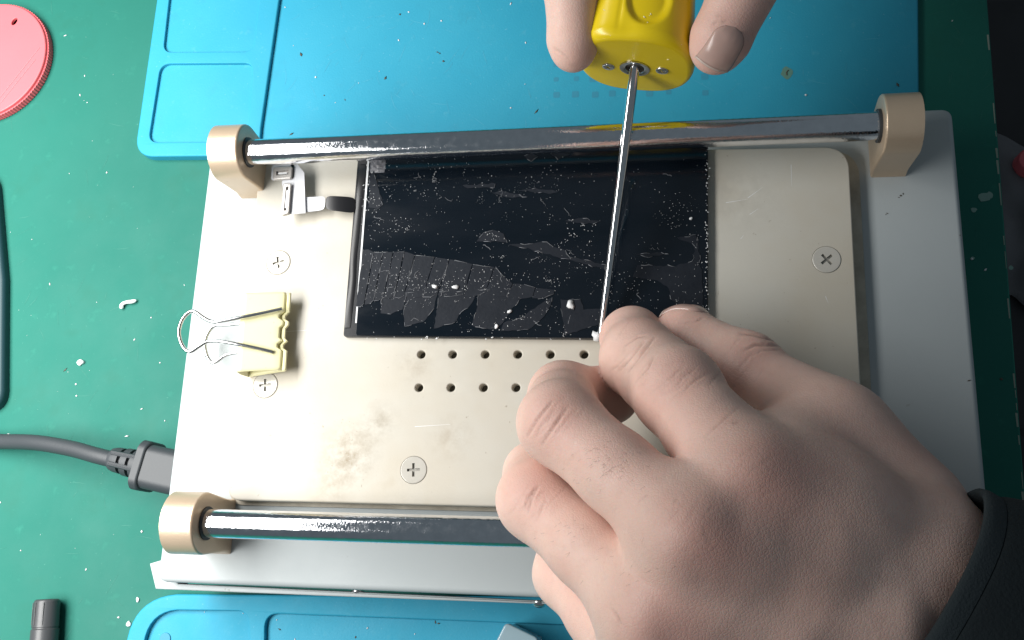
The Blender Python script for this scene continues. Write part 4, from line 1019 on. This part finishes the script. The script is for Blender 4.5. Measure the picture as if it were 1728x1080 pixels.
# short dark hairs on the fingers
mb = MB()
def hairs(poly_c, sx, sy, n, zmin):
    m = np.where((np.abs(HXY[:, 0] - poly_c[0]) < sx * 2) & (np.abs(HXY[:, 1] - poly_c[1]) < sy * 2) & (Hf > .3) & (HV[:, 2] > zmin))[0]
    if len(m) == 0: return
    wgt = np.exp(-((HXY[m, 0] - poly_c[0]) / sx) ** 2 - ((HXY[m, 1] - poly_c[1]) / sy) ** 2); wgt /= wgt.sum()
    for i in rng.choice(m, n, p=wgt):
        d = np.array([-.75, -.35, 0]) + rng.normal(0, .25, 3); d -= HN[i] * (d @ HN[i]); d /= np.linalg.norm(d); ln = rng.uniform(.7, 1.6)
        p = HV[i] - HN[i] * .05; tube(mb, [p, p + d * ln * .5 + HN[i] * .22, p + d * ln + HN[i] * .25], [.015, .012, .005], 4, caps=False)
hairs((1025, 780), 40, 26, 60, 50); hairs((955, 905), 40, 24, 22, 40); hairs((1080, 960), 60, 50, 14, 50)
tag(mb.build('finger_hair', M['hair'], t_h, sharp=0), kind='stuff')
# sleeve
c0 = P(1556, 1012, 59); axs = P(1860, 1205, 56) - c0; axs /= np.linalg.norm(axs)
def sleeve_ring(t_, rr, amp, ph):
    f2 = axis_xf(c0 + axs * t_, axs, (0, 0, 1)); out_ = []
    for k in range(64):
        a_ = 2 * math.pi * k / 64; r_ = rr * (1 + amp * math.sin(3 * a_ + ph) + amp * .6 * math.sin(7 * a_ + 2 * ph))
        out_.append(f2((r_ * 1.04 * math.cos(a_), r_ * .97 * math.sin(a_), 0)))
    return out_
def loft(mb, rings, close=False):
    n = len(rings[0]); V = [p for r in rings for p in r]; F = []
    for i in range(len(rings) - 1):
        for k in range(n): F.append((i * n + k, i * n + (k + 1) % n, (i + 1) * n + (k + 1) % n, (i + 1) * n + k))
    return mb.add(V, F)
mb = MB(); rs = [(9, 23.5, .01, 0), (0, 24.4, .015, .1), (-1.6, 24.8, .015, .15), (-2.3, 25.4, .015, .2), (-2.0, 26.4, .015, .25), (-.6, 26.8, .015, .3), (2.0, 26.8, .015, .3)]
loft(mb, [sleeve_ring(*q) for q in rs]); mb.build('cuff_hem', M['navy_rib'], t_h, sharp=0)
mb = MB(); rs = [(2.0, 26.4, .015, .3), (2.4, 27.2, .018, .35), (6, 28.5, .02, .4), (14, 31, .035, .8), (24, 33.5, .04, 1.4), (36, 36, .04, 2.0), (50, 38, .04, 2.6), (70, 40, .03, 3.3), (110, 42, .03, 4.2)]
loft(mb, [sleeve_ring(*q) for q in rs]); sl_ = mb.build('sleeve', M['navy'], t_h, sharp=0); q = sl_.modifiers.new('s', 'SUBSURF'); q.levels = q.render_levels = 2

# ---- upper hand holding the yellow handle
f_ = axis_xf(tipP, axv); hv = axv
iT = P(967, 72, 43); tT = P(1214, 70, 45)
def along(p, d, side=0, lift=0): return p + hv * d + np.array([side, 0, lift])
J2 = dict(i=[along(iT, 82, -8, 26), along(iT, 45, -5, 8), along(iT, 20, -2.5, 2.0), iT],
          t=[along(tT, 88, -4, 30), along(tT, 52, 14, 10), along(tT, 24, 9, 3.5), tT])
R2 = dict(i=[11, 9.8, 8.9, 7.2], t=[15, 11.5, 10.4, 8.2])
J2['m'] = [along(iT, 84, 4, 36), along(iT, 44, 8, 28), along(iT, 26, 14, 22), along(iT, 22, 22, 20)]; R2['m'] = [11, 9.5, 8.5, 7.5]
J2['m'] = [along(iT, 88, 4, 38), along(iT, 58, -2, 30), along(iT, 40, 8, 28), along(iT, 38, 16, 26)]
h2 = .8; allp = np.array([p for k in J2 for p in J2[k]]); lo2 = allp.min(0) - 20; hi2 = allp.max(0) + 40
pal2 = Field(lo2, hi2, h2); wr = along((iT + tT) / 2, 128, 0, 46)
for k in 'im': pal2.cone(J2[k][0], wr, R2[k][0], 17, 9)
pal2.cone(J2['t'][0], wr, 15, 18, 9); pal2.cone(J2['i'][0], J2['t'][0], 11, 13, 9); pal2.cone(wr, wr + hv * 60 + np.array([0, 0, 20]), 20, 24, 9)
tot = None
for k in 'imt':
    fg = Field(lo2, hi2, h2); j = J2[k]; r = R2[k]
    for q in range(3): fg.cone(j[q], j[q + 1], r[q], r[q + 1], 4)
    ext = (j[3] - j[2]) / np.linalg.norm(j[3] - j[2]); fg.cone(j[3], j[3] + ext * 3.2, r[3] * .9, r[3] * .66, 4)
    f_all = smin(pal2.f, fg.f, 7.0); tot = f_all if tot is None else smin(tot, f_all, 1.2)
V, Q = surface_nets(tot, lo2, h2)
t_h2 = thing('hand', 'hand at the top gripping the yellow tool handle between finger and thumb', 'hand', iT)
def z7(x, y): return (880 + x / 4.11, y / 4.11)
cre2 = [([z7(225, 335), z7(270, 360), z7(320, 400)], 1.6, .35, 20), ([z7(1330, 165), z7(1370, 138), z7(1420, 150)], 1.6, .45, 20), ([z7(1300, 120), z7(1350, 105), z7(1400, 110)], 1.4, .25, 20)]
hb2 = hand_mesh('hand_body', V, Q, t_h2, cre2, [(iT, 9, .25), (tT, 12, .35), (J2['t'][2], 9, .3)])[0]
al = tT - J2['t'][2]; al /= np.linalg.norm(al); out = np.array([.42, -.05, .9]); out -= al * (out @ al); out /= np.linalg.norm(out)
nail(hb2, tT + al * 2.0, al, out, 5.2, 12.0, t_h2)
# forearm sleeve, out of the picture above
mb = MB(); base_ = wr + hv * 20; ax2 = hv * 60 + np.array([0, 0, 20]); ax2 /= np.linalg.norm(ax2)
rings = []
for (d, r_) in [(0, 26), (2, 28), (10, 29), (40, 31), (90, 34), (220, 38)]:
    f2 = axis_xf(base_ + ax2 * d, ax2); rings.append([f2((r_ * math.cos(2 * math.pi * k / 32), r_ * .9 * math.sin(2 * math.pi * k / 32), 0)) for k in range(32)])
loft(mb, rings); mb.build('sleeve', M['navy'], t_h2, sharp=0)

for o in bpy.data.objects:
    if '_w' in o: del o['_w']
